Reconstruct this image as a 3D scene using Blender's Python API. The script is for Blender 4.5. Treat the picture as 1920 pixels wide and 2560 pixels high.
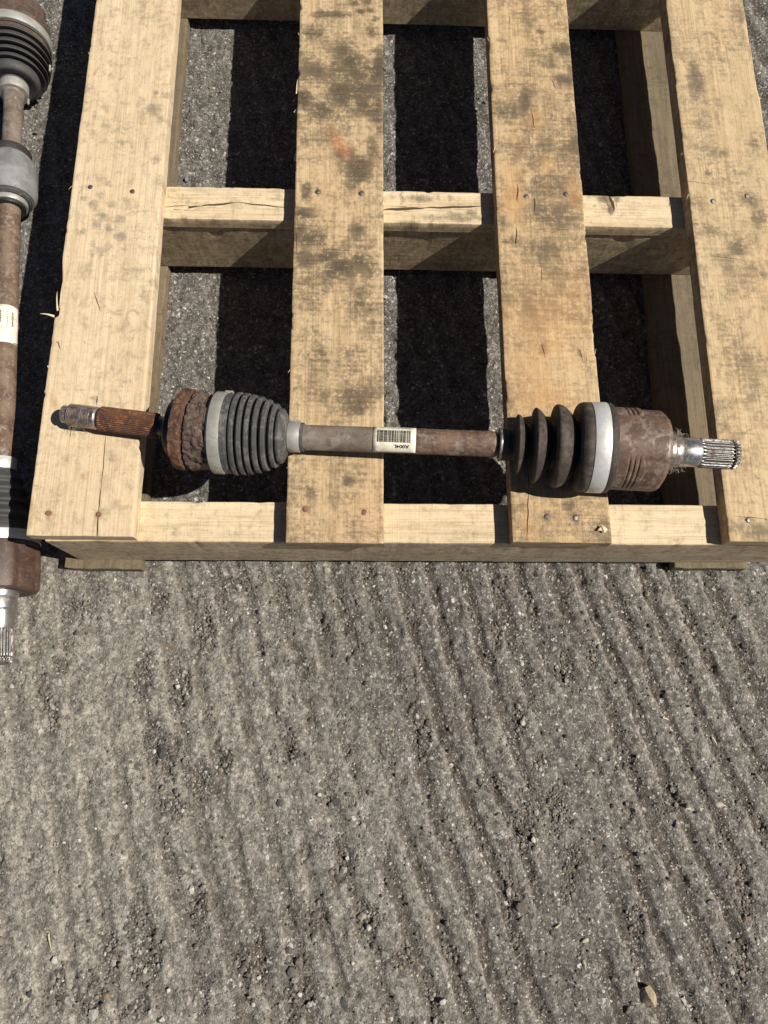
import bpy, math, random
import numpy as np
from mathutils import Matrix, Vector

scene = bpy.context.scene
for o in list(bpy.data.objects):
    bpy.data.objects.remove(o)

# ------------------------------------------------------------------ camera, light, exposure
DECK = 0.168                      # height of the pallet's top surface above the ground
CAMH = 1.068
FOC = 1844.7                      # focal length in pixels of the 1920x2560 photograph
ROT = np.array([[0.9994590, -0.00647035, -0.03224642],
                [-0.00191811, 0.96732121, -0.25354683],
                [0.03283319, 0.25347152, 0.96678548]])
cam_data = bpy.data.cameras.new('camera')
cam = bpy.data.objects.new('camera', cam_data)
scene.collection.objects.link(cam)
cam_data.sensor_width = 36
cam_data.lens = FOC / 2560 * 36
cam_data.clip_start = 0.05
cam_data.clip_end = 500
m = Matrix([list(r) + [0] for r in ROT.tolist()] + [[0, 0, 0, 1]])
m.translation = Vector((0, 0, CAMH))
cam.matrix_world = m
scene.camera = cam

SUNDIR = Vector((0.80, -0.115, 1.0)).normalized()
sun_data = bpy.data.lights.new('sun', 'SUN')
sun_data.energy = 5.0
sun_data.angle = math.radians(0.53)
sun_data.color = (1.0, 0.95, 0.87)
sun = bpy.data.objects.new('sun', sun_data)
sun.rotation_euler = SUNDIR.to_track_quat('Z', 'Y').to_euler()
sun.location = (3, 0, 4)
scene.collection.objects.link(sun)

world = bpy.data.worlds.new('World')
scene.world = world
world.use_nodes = True
wn = world.node_tree
sky = wn.nodes.new('ShaderNodeTexSky')
sky.sky_type = 'NISHITA'
sky.sun_disc = False
sky.sun_elevation = math.asin(SUNDIR.z)
sky.sun_rotation = math.atan2(SUNDIR.x, SUNDIR.y)
bg = wn.nodes['Background']
wn.links.new(sky.outputs[0], bg.inputs[0])
bg.inputs[1].default_value = 0.05
sky.air_density = 0.4
sky.dust_density = 0.6
sky.ozone_density = 0.5

scene.view_settings.view_transform = 'Standard'
scene.view_settings.look = 'None'
scene.view_settings.gamma = 1
scene.view_settings.use_curve_mapping = False
scene.view_settings.exposure = 0.25
scene.render.engine = 'CYCLES'

rng = np.random.default_rng(7)
random.seed(7)


# ------------------------------------------------------------------ helpers
def at(px, py, z):
    """point of the place at height z (above ground) that the photograph shows at (px, py)"""
    d = ROT @ np.array([(px - 960) / FOC, -(py - 1280) / FOC, -1.0])
    t = (z - CAMH) / d[2]
    return np.array([0, 0, CAMH]) + t * d


def h3(ix, iy, iz, seed):
    n = (ix.astype(np.int64) * 374761393 + iy.astype(np.int64) * 668265263 + iz.astype(np.int64) * 2147483647 + seed * 974711) & 0xffffffff
    n = ((n ^ (n >> 13)) * 1274126177) & 0xffffffff
    n = ((n ^ (n >> 16)) * 2246822519) & 0xffffffff
    return ((n ^ (n >> 15)) & 0xffffff) / float(0xffffff)


def noise(x, y, z=None, seed=0):
    x = np.asarray(x, float); y = np.asarray(y, float)
    z = np.zeros_like(x) if z is None else np.asarray(z, float)
    xi, yi, zi = np.floor(x), np.floor(y), np.floor(z)
    fx, fy, fz = x - xi, y - yi, z - zi
    fx = fx * fx * (3 - 2 * fx); fy = fy * fy * (3 - 2 * fy); fz = fz * fz * (3 - 2 * fz)
    xi = xi.astype(np.int64); yi = yi.astype(np.int64); zi = zi.astype(np.int64)
    r = 0
    for a in (0, 1):
        for b in (0, 1):
            w = (fx if a else 1 - fx) * (fy if b else 1 - fy)
            if np.any(z):
                r = r + w * ((1 - fz) * h3(xi + a, yi + b, zi, seed) + fz * h3(xi + a, yi + b, zi + 1, seed))
            else:
                r = r + w * h3(xi + a, yi + b, zi, seed)
    return r


def fbm(x, y, z=None, seed=0, octv=4, gain=.5):
    s = 0; a = 1; tot = 0
    for i in range(octv):
        f = 2.03 ** i
        s = s + a * noise(x * f + i * 7.3, y * f - i * 3.1, None if z is None else z * f + i * 1.7, seed + i)
        tot += a; a *= gain
    return s / tot


def sstep(a, b, x):
    t = np.clip((x - a) / (b - a), 0, 1)
    return t * t * (3 - 2 * t)


def new_mesh(name, V, F, mat, smooth=True, attrs=None, ang=None):
    me = bpy.data.meshes.new(name)
    V = np.asarray(V, dtype=np.float32)
    if isinstance(F, np.ndarray):
        nf, k = F.shape
        me.vertices.add(len(V)); me.vertices.foreach_set('co', V.ravel())
        me.loops.add(nf * k); me.loops.foreach_set('vertex_index', F.astype(np.int32).ravel())
        me.polygons.add(nf)
        me.polygons.foreach_set('loop_start', np.arange(0, nf * k, k, dtype=np.int32))
        me.polygons.foreach_set('loop_total', np.full(nf, k, dtype=np.int32))
        me.update(calc_edges=True)
    else:
        me.from_pydata(V.tolist(), [], F)
    me.validate()
    me.polygons.foreach_set('use_smooth', np.full(len(me.polygons), smooth))
    if ang is not None and hasattr(me, 'set_sharp_from_angle'):
        me.set_sharp_from_angle(angle=math.radians(ang))
    if attrs:
        for k, (typ, arr) in attrs.items():
            a = me.attributes.new(k, typ, 'POINT')
            a.data.foreach_set('vector' if typ == 'FLOAT_VECTOR' else 'color', np.asarray(arr, dtype=np.float32).ravel())
    if mat:
        me.materials.append(mat)
    return me


def link(name, me, parent=None, loc=None):
    o = bpy.data.objects.new(name, me)
    scene.collection.objects.link(o)
    if parent:
        o.parent = parent
    if loc is not None:
        o.location = loc
    return o


def tag(o, label=None, cat=None, group=None, kind=None):
    for k, v in (('label', label), ('category', cat), ('group', group), ('kind', kind)):
        if v:
            o[k] = v
    return o


def empty(name, loc):
    o = bpy.data.objects.new(name, None)
    o.empty_display_size = .05
    o.location = loc
    scene.collection.objects.link(o)
    return o


def grid_faces(n, m_, closed_m=False):
    """n rows of m_ points"""
    i = np.arange(n - 1)[:, None]
    j = np.arange(m_ if closed_m else m_ - 1)[None, :]
    j2 = (j + 1) % m_
    a = i * m_ + j; b = i * m_ + j2; c = (i + 1) * m_ + j2; d = (i + 1) * m_ + j
    return np.stack([a, b, c, d], -1).reshape(-1, 4)


# ------------------------------------------------------------------ node helpers
class NT:
    def __init__(self, name):
        self.m = bpy.data.materials.new(name)
        self.m.use_nodes = True
        self.t = self.m.node_tree
        self.b = self.t.nodes['Principled BSDF']

    def n(self, typ, **kw):
        nd = self.t.nodes.new(typ)
        for k, v in kw.items():
            setattr(nd, k, v)
        return nd

    def put(self, sock, v):
        if isinstance(v, bpy.types.NodeSocket):
            self.t.links.new(v, sock)
        elif isinstance(v, (tuple, list)) and len(v) == 3 and sock.type == 'RGBA':
            sock.default_value = (*v, 1)
        else:
            sock.default_value = v

    def attr(self, name):
        return self.n('ShaderNodeAttribute', attribute_name=name)

    def mapv(self, vec, scale):
        nd = self.n('ShaderNodeVectorMath', operation='MULTIPLY')
        self.put(nd.inputs[0], vec); nd.inputs[1].default_value = scale
        return nd.outputs[0]

    def noise(self, vec, scale=1, detail=4, rough=.55, dist=0):
        nd = self.n('ShaderNodeTexNoise')
        self.put(nd.inputs['Vector'], vec)
        nd.inputs['Scale'].default_value = scale; nd.inputs['Detail'].default_value = detail
        nd.inputs['Roughness'].default_value = rough; nd.inputs['Distortion'].default_value = dist
        return nd.outputs[0]

    def vor(self, vec, scale, rand=1.0):
        nd = self.n('ShaderNodeTexVoronoi')
        self.put(nd.inputs['Vector'], vec)
        nd.inputs['Scale'].default_value = scale
        nd.inputs['Randomness'].default_value = rand
        return nd.outputs['Distance'], nd.outputs['Color']

    def math(self, op, a, b=0.0, c=None):
        nd = self.n('ShaderNodeMath', operation=op)
        self.put(nd.inputs[0], a); self.put(nd.inputs[1], b)
        if c is not None:
            self.put(nd.inputs[2], c)
        return nd.outputs[0]

    def ramp(self, x, a, b, lo=0.0, hi=1.0):
        nd = self.n('ShaderNodeMapRange', interpolation_type='SMOOTHSTEP')
        self.put(nd.inputs[0], x)
        nd.inputs[1].default_value = a; nd.inputs[2].default_value = b
        nd.inputs[3].default_value = lo; nd.inputs[4].default_value = hi
        return nd.outputs[0]

    def mix(self, f, a, b, mode='MIX'):
        nd = self.n('ShaderNodeMix', data_type='RGBA', blend_type=mode)
        self.put(nd.inputs[0], f); self.put(nd.inputs[6], a); self.put(nd.inputs[7], b)
        return nd.outputs[2]

    def sep(self, c):
        nd = self.n('ShaderNodeSeparateColor')
        self.put(nd.inputs[0], c)
        return nd.outputs

    def bump(self, h, strength, dist, prev=None):
        nd = self.n('ShaderNodeBump')
        self.put(nd.inputs['Height'], h)
        nd.inputs['Strength'].default_value = strength; nd.inputs['Distance'].default_value = dist
        if prev is not None:
            self.t.links.new(prev, nd.inputs['Normal'])
        return nd.outputs[0]

    def out(self, col=None, rough=None, metal=None, normal=None, spec=None):
        b = self.b.inputs
        if col is not None: self.put(b['Base Color'], col)
        if rough is not None: self.put(b['Roughness'], rough)
        if metal is not None: self.put(b['Metallic'], metal)
        if normal is not None: self.put(b['Normal'], normal)
        if spec is not None: self.put(b['Specular IOR Level'], spec)
        return self.m


def wood_material(name, light, mid, grey, blot=.5, sawn=.6, blot_lo=.5, warm=(0.42, 0.22, 0.09), bias=0.0):
    """attribute g = (across, along, height) in metres; attribute stain = (grey, orange, signed crack distance, crack mask)"""
    t = NT(name)
    g = t.attr('g').outputs['Vector']
    st = t.attr('stain')
    sc = t.sep(st.outputs['Color'])
    grain = t.noise(t.mapv(g, (420, 9, 300)), 1, 5, .6, .4)
    broad = t.noise(t.mapv(g, (34, 2.2, 30)), 1, 4, .6, 1.2)
    saw = t.noise(t.mapv(g, (7, 620, 20)), 1, 4, .65)
    saw2 = t.noise(t.mapv(g, (25, 190, 40)), 1, 3, .6)
    blotch = t.noise(t.mapv(g, (16, 9, 16)), 1, 7, .62, .35)
    fine = t.noise(t.mapv(g, (190, 170, 190)), 1, 5, .75)
    tone = t.noise(t.mapv(g, (7, 3.1, 7)), 1, 3, .5, .5)
    c = t.mix(t.ramp(broad, .3, .7), light, mid)
    c = t.mix(t.math('MULTIPLY', t.ramp(tone, .45, .72), .55), c, warm_mix(light, warm, .35))
    rings = t.noise(t.mapv(g, (95, 1.6, 60)), 1, 3, .5, 1.6)
    c = t.mix(t.math('MULTIPLY', t.ramp(t.math('ABSOLUTE', t.math('SUBTRACT', rings, .5)), .045, .0), .38), c, tuple(x * q_ for x, q_ in zip(mid, (.62, .5, .4))))
    c = t.mix(t.math('MULTIPLY', t.ramp(grain, .42, .75), .42), c, tuple(x * .55 for x in mid))
    c = t.mix(t.math('MULTIPLY', t.ramp(saw, .54, .74), min(.8, sawn * .36)), c, tuple(x * .5 for x in mid))
    # weathering grey: soft placed stains and broad noise, both broken up by mottling, saw marks and grain
    mott = t.noise(t.mapv(g, (70, 48, 70)), 1, 6, .7, .6)
    k = t.math('MULTIPLY', t.math('SUBTRACT', blotch, blot_lo), 3.2 * blot)
    k = t.math('ADD', k, t.math('MULTIPLY', sc[0], .85))
    k = t.math('ADD', k, bias)
    k = t.math('ADD', k, t.math('MULTIPLY', t.math('SUBTRACT', mott, .5), 1.9))
    k = t.math('ADD', k, t.math('MULTIPLY', t.math('SUBTRACT', fine, .5), 2.9))
    k = t.math('ADD', k, t.math('MULTIPLY', t.math('SUBTRACT', saw2, .5), 1.5))
    inner = t.ramp(t.math('ADD', t.math('MULTIPLY', fine, .5), t.math('MULTIPLY', saw, .5)), .38, .6, 1.0, .7)
    k1 = t.math('MULTIPLY', t.math('MULTIPLY', t.ramp(k, -.15, 1.2), .97), inner)
    c = t.mix(k1, c, grey)
    smud = t.ramp(t.math('ADD', sc[0], t.math('MULTIPLY', t.math('SUBTRACT', mott, .5), .9)), .15, 1.25)
    c = t.mix(t.math('MULTIPLY', smud, .55), c, tuple(x * .75 for x in grey))
    k2 = t.math('MULTIPLY', t.ramp(k, .75, 1.9), .5)
    c = t.mix(t.math('MULTIPLY', k2, t.ramp(fine, .3, .6, .4, 1.0)), c, tuple(x * .42 for x in grey))
    wash = t.math('MULTIPLY', t.ramp(mott, .5, .66), t.ramp(tone, .35, .6, .15, .5))
    c = t.mix(wash, c, tuple(x * .5 for x in mid))
    pale = t.math('MULTIPLY', t.ramp(t.math('ADD', t.math('MULTIPLY', fine, .6), t.math('MULTIPLY', mott, .4)), .47, .36), .35)
    c = t.mix(pale, c, tuple(min(.8, x * 1.15) for x in light))
    c = t.mix(t.math('MULTIPLY', sc[1], t.ramp(fine, .3, .62, .35, 1.0)), c, warm)
    speck = t.ramp(t.noise(t.mapv(g, (520, 260, 520)), 1, 2, .5), .66, .76)
    c = t.mix(t.math('MULTIPLY', speck, .45), c, (.09, .065, .04))
    crk = t.math('MULTIPLY', t.ramp(t.math('ABSOLUTE', t.math('SUBTRACT', sc[2], .5)), .035, .075, 1, 0), st.outputs['Alpha'])
    c = t.mix(t.math('MULTIPLY', crk, .93), c, (.035, .02, .01))  # dark colour paints in the shade of the crack's depth, with some dirt
    h = t.math('ADD', t.math('MULTIPLY', grain, .5), t.math('MULTIPLY', saw, .6 * sawn + .2))
    h = t.math('ADD', h, t.math('MULTIPLY', fine, .6))
    h = t.math('SUBTRACT', h, t.math('MULTIPLY', crk, 2.0))
    nb = t.bump(h, .55, .0007)
    return t.out(c, .82, 0, nb, .25)


def warm_mix(a, b, f):
    return tuple(x * (1 - f) + y * f for x, y in zip(a, b))


def rust_material(name, base, dark, bright, scale=1.0, bare=None, bare_amt=.0, rough=.75, bump=.6, metal=0.0):
    t = NT(name)
    co = t.n('ShaderNodeTexCoord').outputs['Object']
    n1 = t.noise(co, 45 * scale, 6, .65, .3)
    n2 = t.noise(co, 190 * scale, 5, .7)
    n3 = t.noise(co, 420 * scale, 3, .7)
    n4 = t.noise(co, 28 * scale, 4, .6, 1.0)
    c = t.mix(t.ramp(n1, .35, .65), base, dark)
    c = t.mix(t.math('MULTIPLY', t.ramp(n2, .52, .68), .8), c, bright)
    c = t.mix(t.math('MULTIPLY', t.ramp(n3, .55, .72), .6), c, dark)
    me = 0.0
    ro = rough
    if bare:
        f = t.math('MULTIPLY', t.ramp(t.math('ADD', t.math('MULTIPLY', n4, .7), t.math('MULTIPLY', n2, .3)), .56 - bare_amt * .3, .64 - bare_amt * .3), 1.0)
        c = t.mix(f, c, bare)
        me = t.math('MULTIPLY', f, metal)
        ro = t.ramp(f, 0, 1, rough, .42)
    h = t.math('ADD', n1, t.math('MULTIPLY', n2, .8)); h = t.math('ADD', h, t.math('MULTIPLY', n3, .5))
    return t.out(c, ro, me, t.bump(h, bump, .0012), .4)


def plain_material(name, col, rough=.5, metal=0.0, var=.25, scale=60, bump=.15, dust=None, dust_amt=.4, spec=.5):
    t = NT(name)
    co = t.n('ShaderNodeTexCoord').outputs['Object']
    n1 = t.noise(co, scale, 5, .65, .4)
    n2 = t.noise(co, scale * 5, 4, .7)
    c = t.mix(t.ramp(n1, .3, .7), tuple(min(1, x * (1 + var)) for x in col), tuple(x * (1 - var) for x in col))
    r = t.ramp(n2, .3, .7, max(.05, rough - .1), min(1, rough + .12))
    if dust:
        f = t.math('MULTIPLY', t.ramp(t.math('ADD', t.math('MULTIPLY', n1, .6), t.math('MULTIPLY', n2, .4)), .46, .62), dust_amt)
        c = t.mix(f, c, dust)
        metal = t.math('MULTIPLY', t.math('SUBTRACT', 1.0, f), metal)
    return t.out(c, r, metal, t.bump(t.math('ADD', n1, t.math('MULTIPLY', n2, .5)), bump, .0008), spec)


def steel_material(name, col=(.62, .6, .57), rough=.28, rust=.35):
    t = NT(name)
    co = t.n('ShaderNodeTexCoord').outputs['Object']
    n1 = t.noise(co, 130, 5, .7, .5)
    n2 = t.noise(co, 600, 4, .7)
    c = t.mix(t.ramp(n2, .35, .7), col, tuple(x * .55 for x in col))
    f = t.math('MULTIPLY', t.ramp(n1, .55 - rust * .12, .66), min(1, rust * 2))
    c = t.mix(f, c, (.13, .075, .05))
    me = t.ramp(f, 0, 1, .95, .1)
    ro = t.math('ADD', t.math('MULTIPLY', f, .4), t.ramp(n2, .3, .7, rough, rough + .15))
    return t.out(c, ro, me, t.bump(t.math('ADD', n1, n2), .25, .0005), .5)


# ------------------------------------------------------------------ materials
M_deck = [
    wood_material('wood_deck_pale', (.70, .56, .37), (.62, .48, .305), (.25, .205, .145), .5, .5, .55),
    wood_material('wood_deck_stained', (.585, .435, .255), (.47, .34, .19), (.095, .073, .048), .9, .75, .5, bias=.28, warm=(.44, .17, .08)),
    wood_material('wood_deck_orange', (.59, .43, .245), (.48, .335, .18), (.12, .092, .06), .85, .6, .5, bias=.42, warm=(.55, .29, .11)),
    wood_material('wood_deck_dusty', (.61, .46, .27), (.51, .375, .215), (.15, .118, .078), .8, .55, .5, bias=.14),
]
M_string = wood_material('wood_stringer', (.72, .58, .38), (.60, .47, .29), (.16, .125, .08), .3, 1.0, .66)
M_cap = wood_material('wood_stringer_strip', (.60, .50, .32), (.50, .42, .27), (.25, .21, .14), .5, .6, .5)
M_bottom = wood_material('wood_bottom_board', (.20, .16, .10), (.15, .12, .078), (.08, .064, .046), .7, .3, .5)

M_rust_cup = rust_material('rust_cup', (.15, .093, .062), (.085, .049, .036), (.23, .145, .105), 1.1, (.235, .175, .145), .14, .6, .3, .15)
M_rust_cup_dark = rust_material('rust_cup_dark', (.095, .055, .040), (.055, .032, .025), (.15, .09, .06), 1, None, 0, .5, .2)
M_rust_heavy = rust_material('rust_heavy', (.125, .062, .036), (.05, .028, .022), (.36, .17, .06), 1.0, None, 0, .8, 1.0)
M_rust_crust = rust_material('rust_crust', (.115, .082, .062), (.06, .04, .032), (.17, .11, .075), 1.3, (.16, .07, .035), .0, .6, 1.0)
M_rust_spline = rust_material('rust_spline', (.14, .062, .032), (.07, .032, .022), (.34, .15, .055), 1.1, None, 0, .7, .3)
M_tube = rust_material('rust_tube', (.20, .165, .135), (.12, .09, .07), (.25, .19, .13), .8, (.27, .24, .205), .15, .6, .3, .2)
M_tube_rusty = rust_material('rust_tube_rusty', (.18, .115, .08), (.09, .052, .038), (.30, .19, .11), 1.0, (.25, .21, .175), .22, .55, .45, .3)
M_tube_long = rust_material('rust_tube_long', (.19, .135, .095), (.10, .058, .038), (.30, .20, .13), 1.0, (.26, .22, .19), .05, .65, .35, .1)
M_steel = steel_material('steel_bright', (.62, .6, .57), .25, .25)
M_steel_rusty = steel_material('steel_rusty', (.48, .43, .39), .32, .9)
M_steel_spline = steel_material('steel_spline', (.33, .32, .30), .33, .5)
M_clamp = plain_material('clamp_dull', (.42, .41, .37), .5, .45, .15, 50, .3, (.24, .21, .17), .6)
M_clamp_bright = plain_material('clamp_bright', (.72, .71, .68), .45, .45, .08, 30, .15, (.42, .39, .34), .5)
M_clamp_white = plain_material('clamp_white', (.8, .8, .78), .42, .4, .05, 30, .05)
M_rubber_grey = plain_material('rubber_grey', (.050, .050, .048), .7, 0, .25, 40, .2, (.17, .16, .145), .8, .4)
M_rubber_black = plain_material('rubber_black', (.032, .025, .019), .7, 0, .3, 35, .2, (.115, .09, .068), .7, .4)
M_rubber_dark = plain_material('rubber_dark', (.055, .055, .053), .66, 0, .2, 40, .1, (.11, .105, .095), .35, .4)
M_black = plain_material('seal_black', (.02, .02, .02), .5, 0, .2, 80, .1)
M_damper = plain_material('damper_grey', (.20, .205, .20), .6, 0, .18, 35, .15, (.13, .12, .11), .55)
M_darkmetal = plain_material('dark_metal', (.05, .045, .042), .45, .3, .3, 60, .2)
M_nail = steel_material('nail_steel', (.30, .27, .25), .5, .8)
M_nail_rust = rust_material('nail_rust', (.24, .12, .075), (.13, .06, .04), (.34, .2, .12), 3, None, 0, .7, .3)
M_label = plain_material('label_paper', (.80, .76, .62), .55, 0, .05, 60, .05, (.45, .30, .13), .45)
M_ink = plain_material('label_ink', (.015, .014, .012), .6, 0, .1, 60, .0)
M_splinter = plain_material('splinter_wood', (.62, .5, .32), .8, 0, .2, 200, .2)
M_hair = plain_material('fibre', (.34, .3, .25), .7, 0, .3, 300, 0)


# ------------------------------------------------------------------ ground
GROOVE = math.radians(17)


def groove_fields(x, y):
    """returns height, groove mask (1 in the groove), patch strength"""
    wx = x + .030 * (fbm(x * 2.1, y * 2.1, seed=11, octv=3) - .5) + .019 * (fbm(x * 9, y * 6, seed=12, octv=3) - .5) \
        + .007 * (fbm(x * 40, y * 34, seed=13, octv=3) - .5)
    wy = y
    # angle opens slightly to the right
    ang = GROOVE + .10 * (x - .1)
    u = wx * np.cos(ang) + wy * np.sin(ang)
    ph = u / .044
    cell = np.floor(ph)
    fr = ph - cell
    jit = h3(cell.astype(np.int64), cell.astype(np.int64) * 0, cell.astype(np.int64) * 0, 5)
    c = .5 + .22 * (jit - .5)
    wd = .12 + .10 * jit
    d = np.abs(fr - c)
    sc = .22 * (fbm(x * 62, y * 46, seed=15, octv=4) - .5)
    dl = (c - fr) + sc; dr = (fr - c) + sc * .6          # left wall steep (faces the right), right wall gentler
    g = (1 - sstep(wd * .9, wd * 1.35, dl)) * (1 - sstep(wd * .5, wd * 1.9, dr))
    st = .50 + .50 * sstep(-.38, .30, x + .25 * (fbm(x * 3, y * 3, seed=16, octv=2) - .5))
    broken = sstep(.22, .40, fbm(x * 7, y * 3.2, seed=17, octv=3))
    st = st * (.22 + .78 * broken) * (1 - .62 * sstep(.20, .32, y) * sstep(.66, .58, x))
    lipf = sstep(wd * 1.2 + .40, wd * 1.2 + .04, dl) * sstep(wd * 1.12 - .01, wd * 1.12 + .035, dl) * st
    return g * st, st, lipf, c


def ground_height(x, y):
    g, st, fr, c = groove_fields(x, y)
    n1 = fbm(x * 6, y * 6, seed=21, octv=3) - .5
    n2 = fbm(x * 42, y * 30, seed=22, octv=4) - .5
    n3 = fbm(x * 150, y * 130, seed=23, octv=3) - .5
    pits = sstep(.66, .78, fbm(x * 55, y * 48, seed=24, octv=3)) * (.4 + .6 * noise(x * 12, y * 12, seed=25))
    lip = fr
    h = -.0050 * g + .0020 * lip + .004 * n1 + .0046 * n2 + .0040 * n3 - .0045 * pits
    return h - .0012


NESTS = [(1417, 1680, 30, 62), (1052, 1850, 26, 60), (745, 2470, 34, 90), (365, 2400, 38, 60), (268, 2392, 36, 52), (490, 2270, 26, 60), (350, 1695, 34, 60), (448, 1715, 34, 50), (515, 1575, 30, 60),
         (395, 1500, 26, 44), (110, 1740, 30, 50), (130, 1790, 20, 40), (150, 1665, 20, 26), (385, 1855, 26, 60), (420, 1900, 24, 36), (335, 2290, 24, 56), (228, 2500, 26, 60), (150, 2470, 14, 60),
         (640, 2420, 50, 60), (790, 2290, 34, 50), (1315, 2040, 34, 70), (1400, 2020, 30, 60), (1440, 2140, 28, 36), (1275, 2236, 20, 40), (1420, 2215, 22, 40), (1590, 2330, 26, 60), (1480, 1640, 22, 36),
         (500, 1955, 44, 44), (430, 2010, 30, 30), (570, 1460, 30, 24), (195, 1515, 46, 18), (1300, 1790, 18, 60), (1240, 1585, 16, 60), (1560, 1900, 26, 24), (1235, 1960, 24, 20), (1350, 1905, 26, 24), (920, 2300, 30, 40),
         (1010, 2400, 26, 30), (1680, 2000, 30, 36), (1860, 2240, 20, 70), (1855, 2400, 26, 60), (730, 1870, 20, 36), (560, 1900, 20, 40), (850, 2160, 20, 40), (350, 2520, 24, 30), (1130, 2390, 16, 20)]


def nest_field(x, y):
    f = np.zeros_like(x)
    w = .55 * (fbm(x * 60, y * 60, seed=141, octv=3) - .5)
    for px, py, rx, ry in NESTS:
        p = at(px, py, 0)
        q_ = np.hypot((x - p[0]) * 1715 / rx, (y - p[1]) * 1715 / ry) + 2 * w
        f = np.maximum(f, sstep(1.15, .5, q_))
    return f


def build_ground():
    def axis(lo, hi, step, far):
        core = np.arange(lo, hi + 1e-9, step)
        grow = []
        s = step; p = 0
        while p < far:
            s *= 1.22; p += s; grow.append(p)
        grow = np.array(grow)
        return np.concatenate([lo - grow[::-1], core, hi + grow])
    xs = axis(-.62, .70, .0023, 200)
    ys = axis(-.47, 1.34, .0025, 200)
    X, Y = np.meshgrid(xs, ys)
    x = X.ravel(); y = Y.ravel()
    z = ground_height(x, y)
    fade = sstep(3, 1.2, np.abs(x)) * sstep(3.5, 1.6, np.abs(y))
    nf = nest_field(x, y)
    z = z * (.3 + .7 * fade) - .0028 * nf
    g, st, fr, c = groove_fields(x, y)
    dust = sstep(.12, -.62, x * .9 + y * .55 + .5 * (fbm(x * 3.3, y * 3.3, seed=31, octv=4) - .5))
    darken = sstep(.6, .72, fbm(x * 4.2, y * 3.4, seed=33, octv=4)) * .6
    # darker from the pallet front backwards, then a dark patch in mid yard
    darken = np.maximum(darken, .82 * sstep(.19, .30, y + .10 * (fbm(x * 6, y * 6, seed=36, octv=3) - .5)) * (.6 + .5 * fbm(x * 12, y * 12, seed=38, octv=3)))
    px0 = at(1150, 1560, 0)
    darken = np.maximum(darken, .9 * sstep(.26, .05, np.hypot((x - px0[0]) * .8, y - px0[1]) + .22 * (fbm(x * 9, y * 9, seed=34, octv=4) - .5)))
    pit = sstep(.62, .72, fbm(x * 55, y * 48, seed=24, octv=3))
    lip = fr * (.45 + .55 * sstep(.35, .6, fbm(x * 40, y * 26, seed=37, octv=3) + .05))
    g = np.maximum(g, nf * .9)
    col = np.stack([g, dust * (1 - nf), darken, lip * (1 - nf)], -1)
    V = np.stack([x, y, z], -1)
    F = grid_faces(len(ys), len(xs))
    t = NT('ground_concrete')
    co = t.n('ShaderNodeTexCoord').outputs['Object']
    a = t.attr('gmask')
    s = t.sep(a.outputs['Color'])
    w = t.n('ShaderNodeVectorMath', operation='ADD')
    wob = t.n('ShaderNodeTexNoise'); wob.inputs['Scale'].default_value = 210; wob.inputs['Detail'].default_value = 3; t.put(wob.inputs['Vector'], co)
    sc_ = t.mapv(wob.outputs['Color'], (.0085, .0085, .0085))
    t.put(w.inputs[0], co); t.put(w.inputs[1], sc_)
    cw = w.outputs[0]
    n_big = t.noise(co, 5, 5, .6, .3)
    n_mid = t.noise(co, 38, 6, .68, .2)
    n_fine = t.noise(co, 260, 5, .75)
    c_ = t.mix(t.ramp(n_mid, .36, .62), (.222, .209, .184), (.116, .107, .093))
    c_ = t.mix(t.math('MULTIPLY', t.ramp(n_big, .42, .66), .4), c_, (.175, .165, .15))
    c_ = t.mix(t.math('MULTIPLY', s[1], t.ramp(n_mid, .25, .65, .8, .3)), c_, (.39, .36, .305))
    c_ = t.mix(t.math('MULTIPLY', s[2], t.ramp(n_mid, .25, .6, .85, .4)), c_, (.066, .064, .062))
    c_ = t.mix(t.math('MULTIPLY', a.outputs['Alpha'], .6), c_, (.31, .285, .245))
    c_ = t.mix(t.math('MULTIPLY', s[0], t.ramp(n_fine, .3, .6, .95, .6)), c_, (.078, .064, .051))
    c_ = t.mix(t.math('MULTIPLY', t.ramp(n_fine, .5, .72), .6), c_, (.075, .062, .05))
    c_ = t.mix(t.math('MULTIPLY', t.ramp(n_fine, .44, .28), .4), c_, (.30, .27, .23))
    # every grain of the worn surface has its own shade
    for scl, amt in ((330, .55), (150, .35)):
        d, cc = t.vor(cw, scl)
        v = t.sep(cc)[0]
        c_ = t.mix(amt, c_, t.mix(1.0, c_, t.mix(v, (.35, .34, .33), (1.75, 1.72, 1.68)), 'MULTIPLY'))
    # aggregate flecks
    for scl, thr, dst, amt in ((105, .72, .34, .8), (180, .58, .36, .85), (330, .52, .40, .85)):
        d, cc = t.vor(cw, scl)
        sp = t.sep(cc)
        f = t.math('MULTIPLY', t.ramp(d, dst - .1, dst, 1, 0), t.ramp(sp[0], thr, thr + .03))
        f = t.math('MULTIPLY', f, t.math('SUBTRACT', 1.0, t.math('MULTIPLY', s[1], .55)))
        lightc = t.mix(t.math('POWER', sp[1], 2.2), (.22, .20, .178), (.68, .65, .60))
        lightc = t.mix(t.ramp(sp[2], .93, .96), lightc, (.30, .23, .17))
        lightc = t.mix(t.ramp(sp[2], .2, .12), lightc, (.06, .055, .05))
        c_ = t.mix(t.math('MULTIPLY', f, amt), c_, lightc)
    h = t.math('ADD', t.math('MULTIPLY', n_fine, .8), t.math('MULTIPLY', n_mid, 1.0))
    dd, _ = t.vor(cw, 300)
    h = t.math('ADD', h, t.math('MULTIPLY', dd, -.5))
    nb = t.bump(h, .9, .0026)
    mat = t.out(c_, .88, 0, nb, .25)
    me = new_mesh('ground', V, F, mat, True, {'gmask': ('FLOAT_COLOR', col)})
    o = link('ground', me)
    tag(o, 'rough ridged grey concrete yard with exposed stone flecks', kind='structure')


build_ground()

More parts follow.
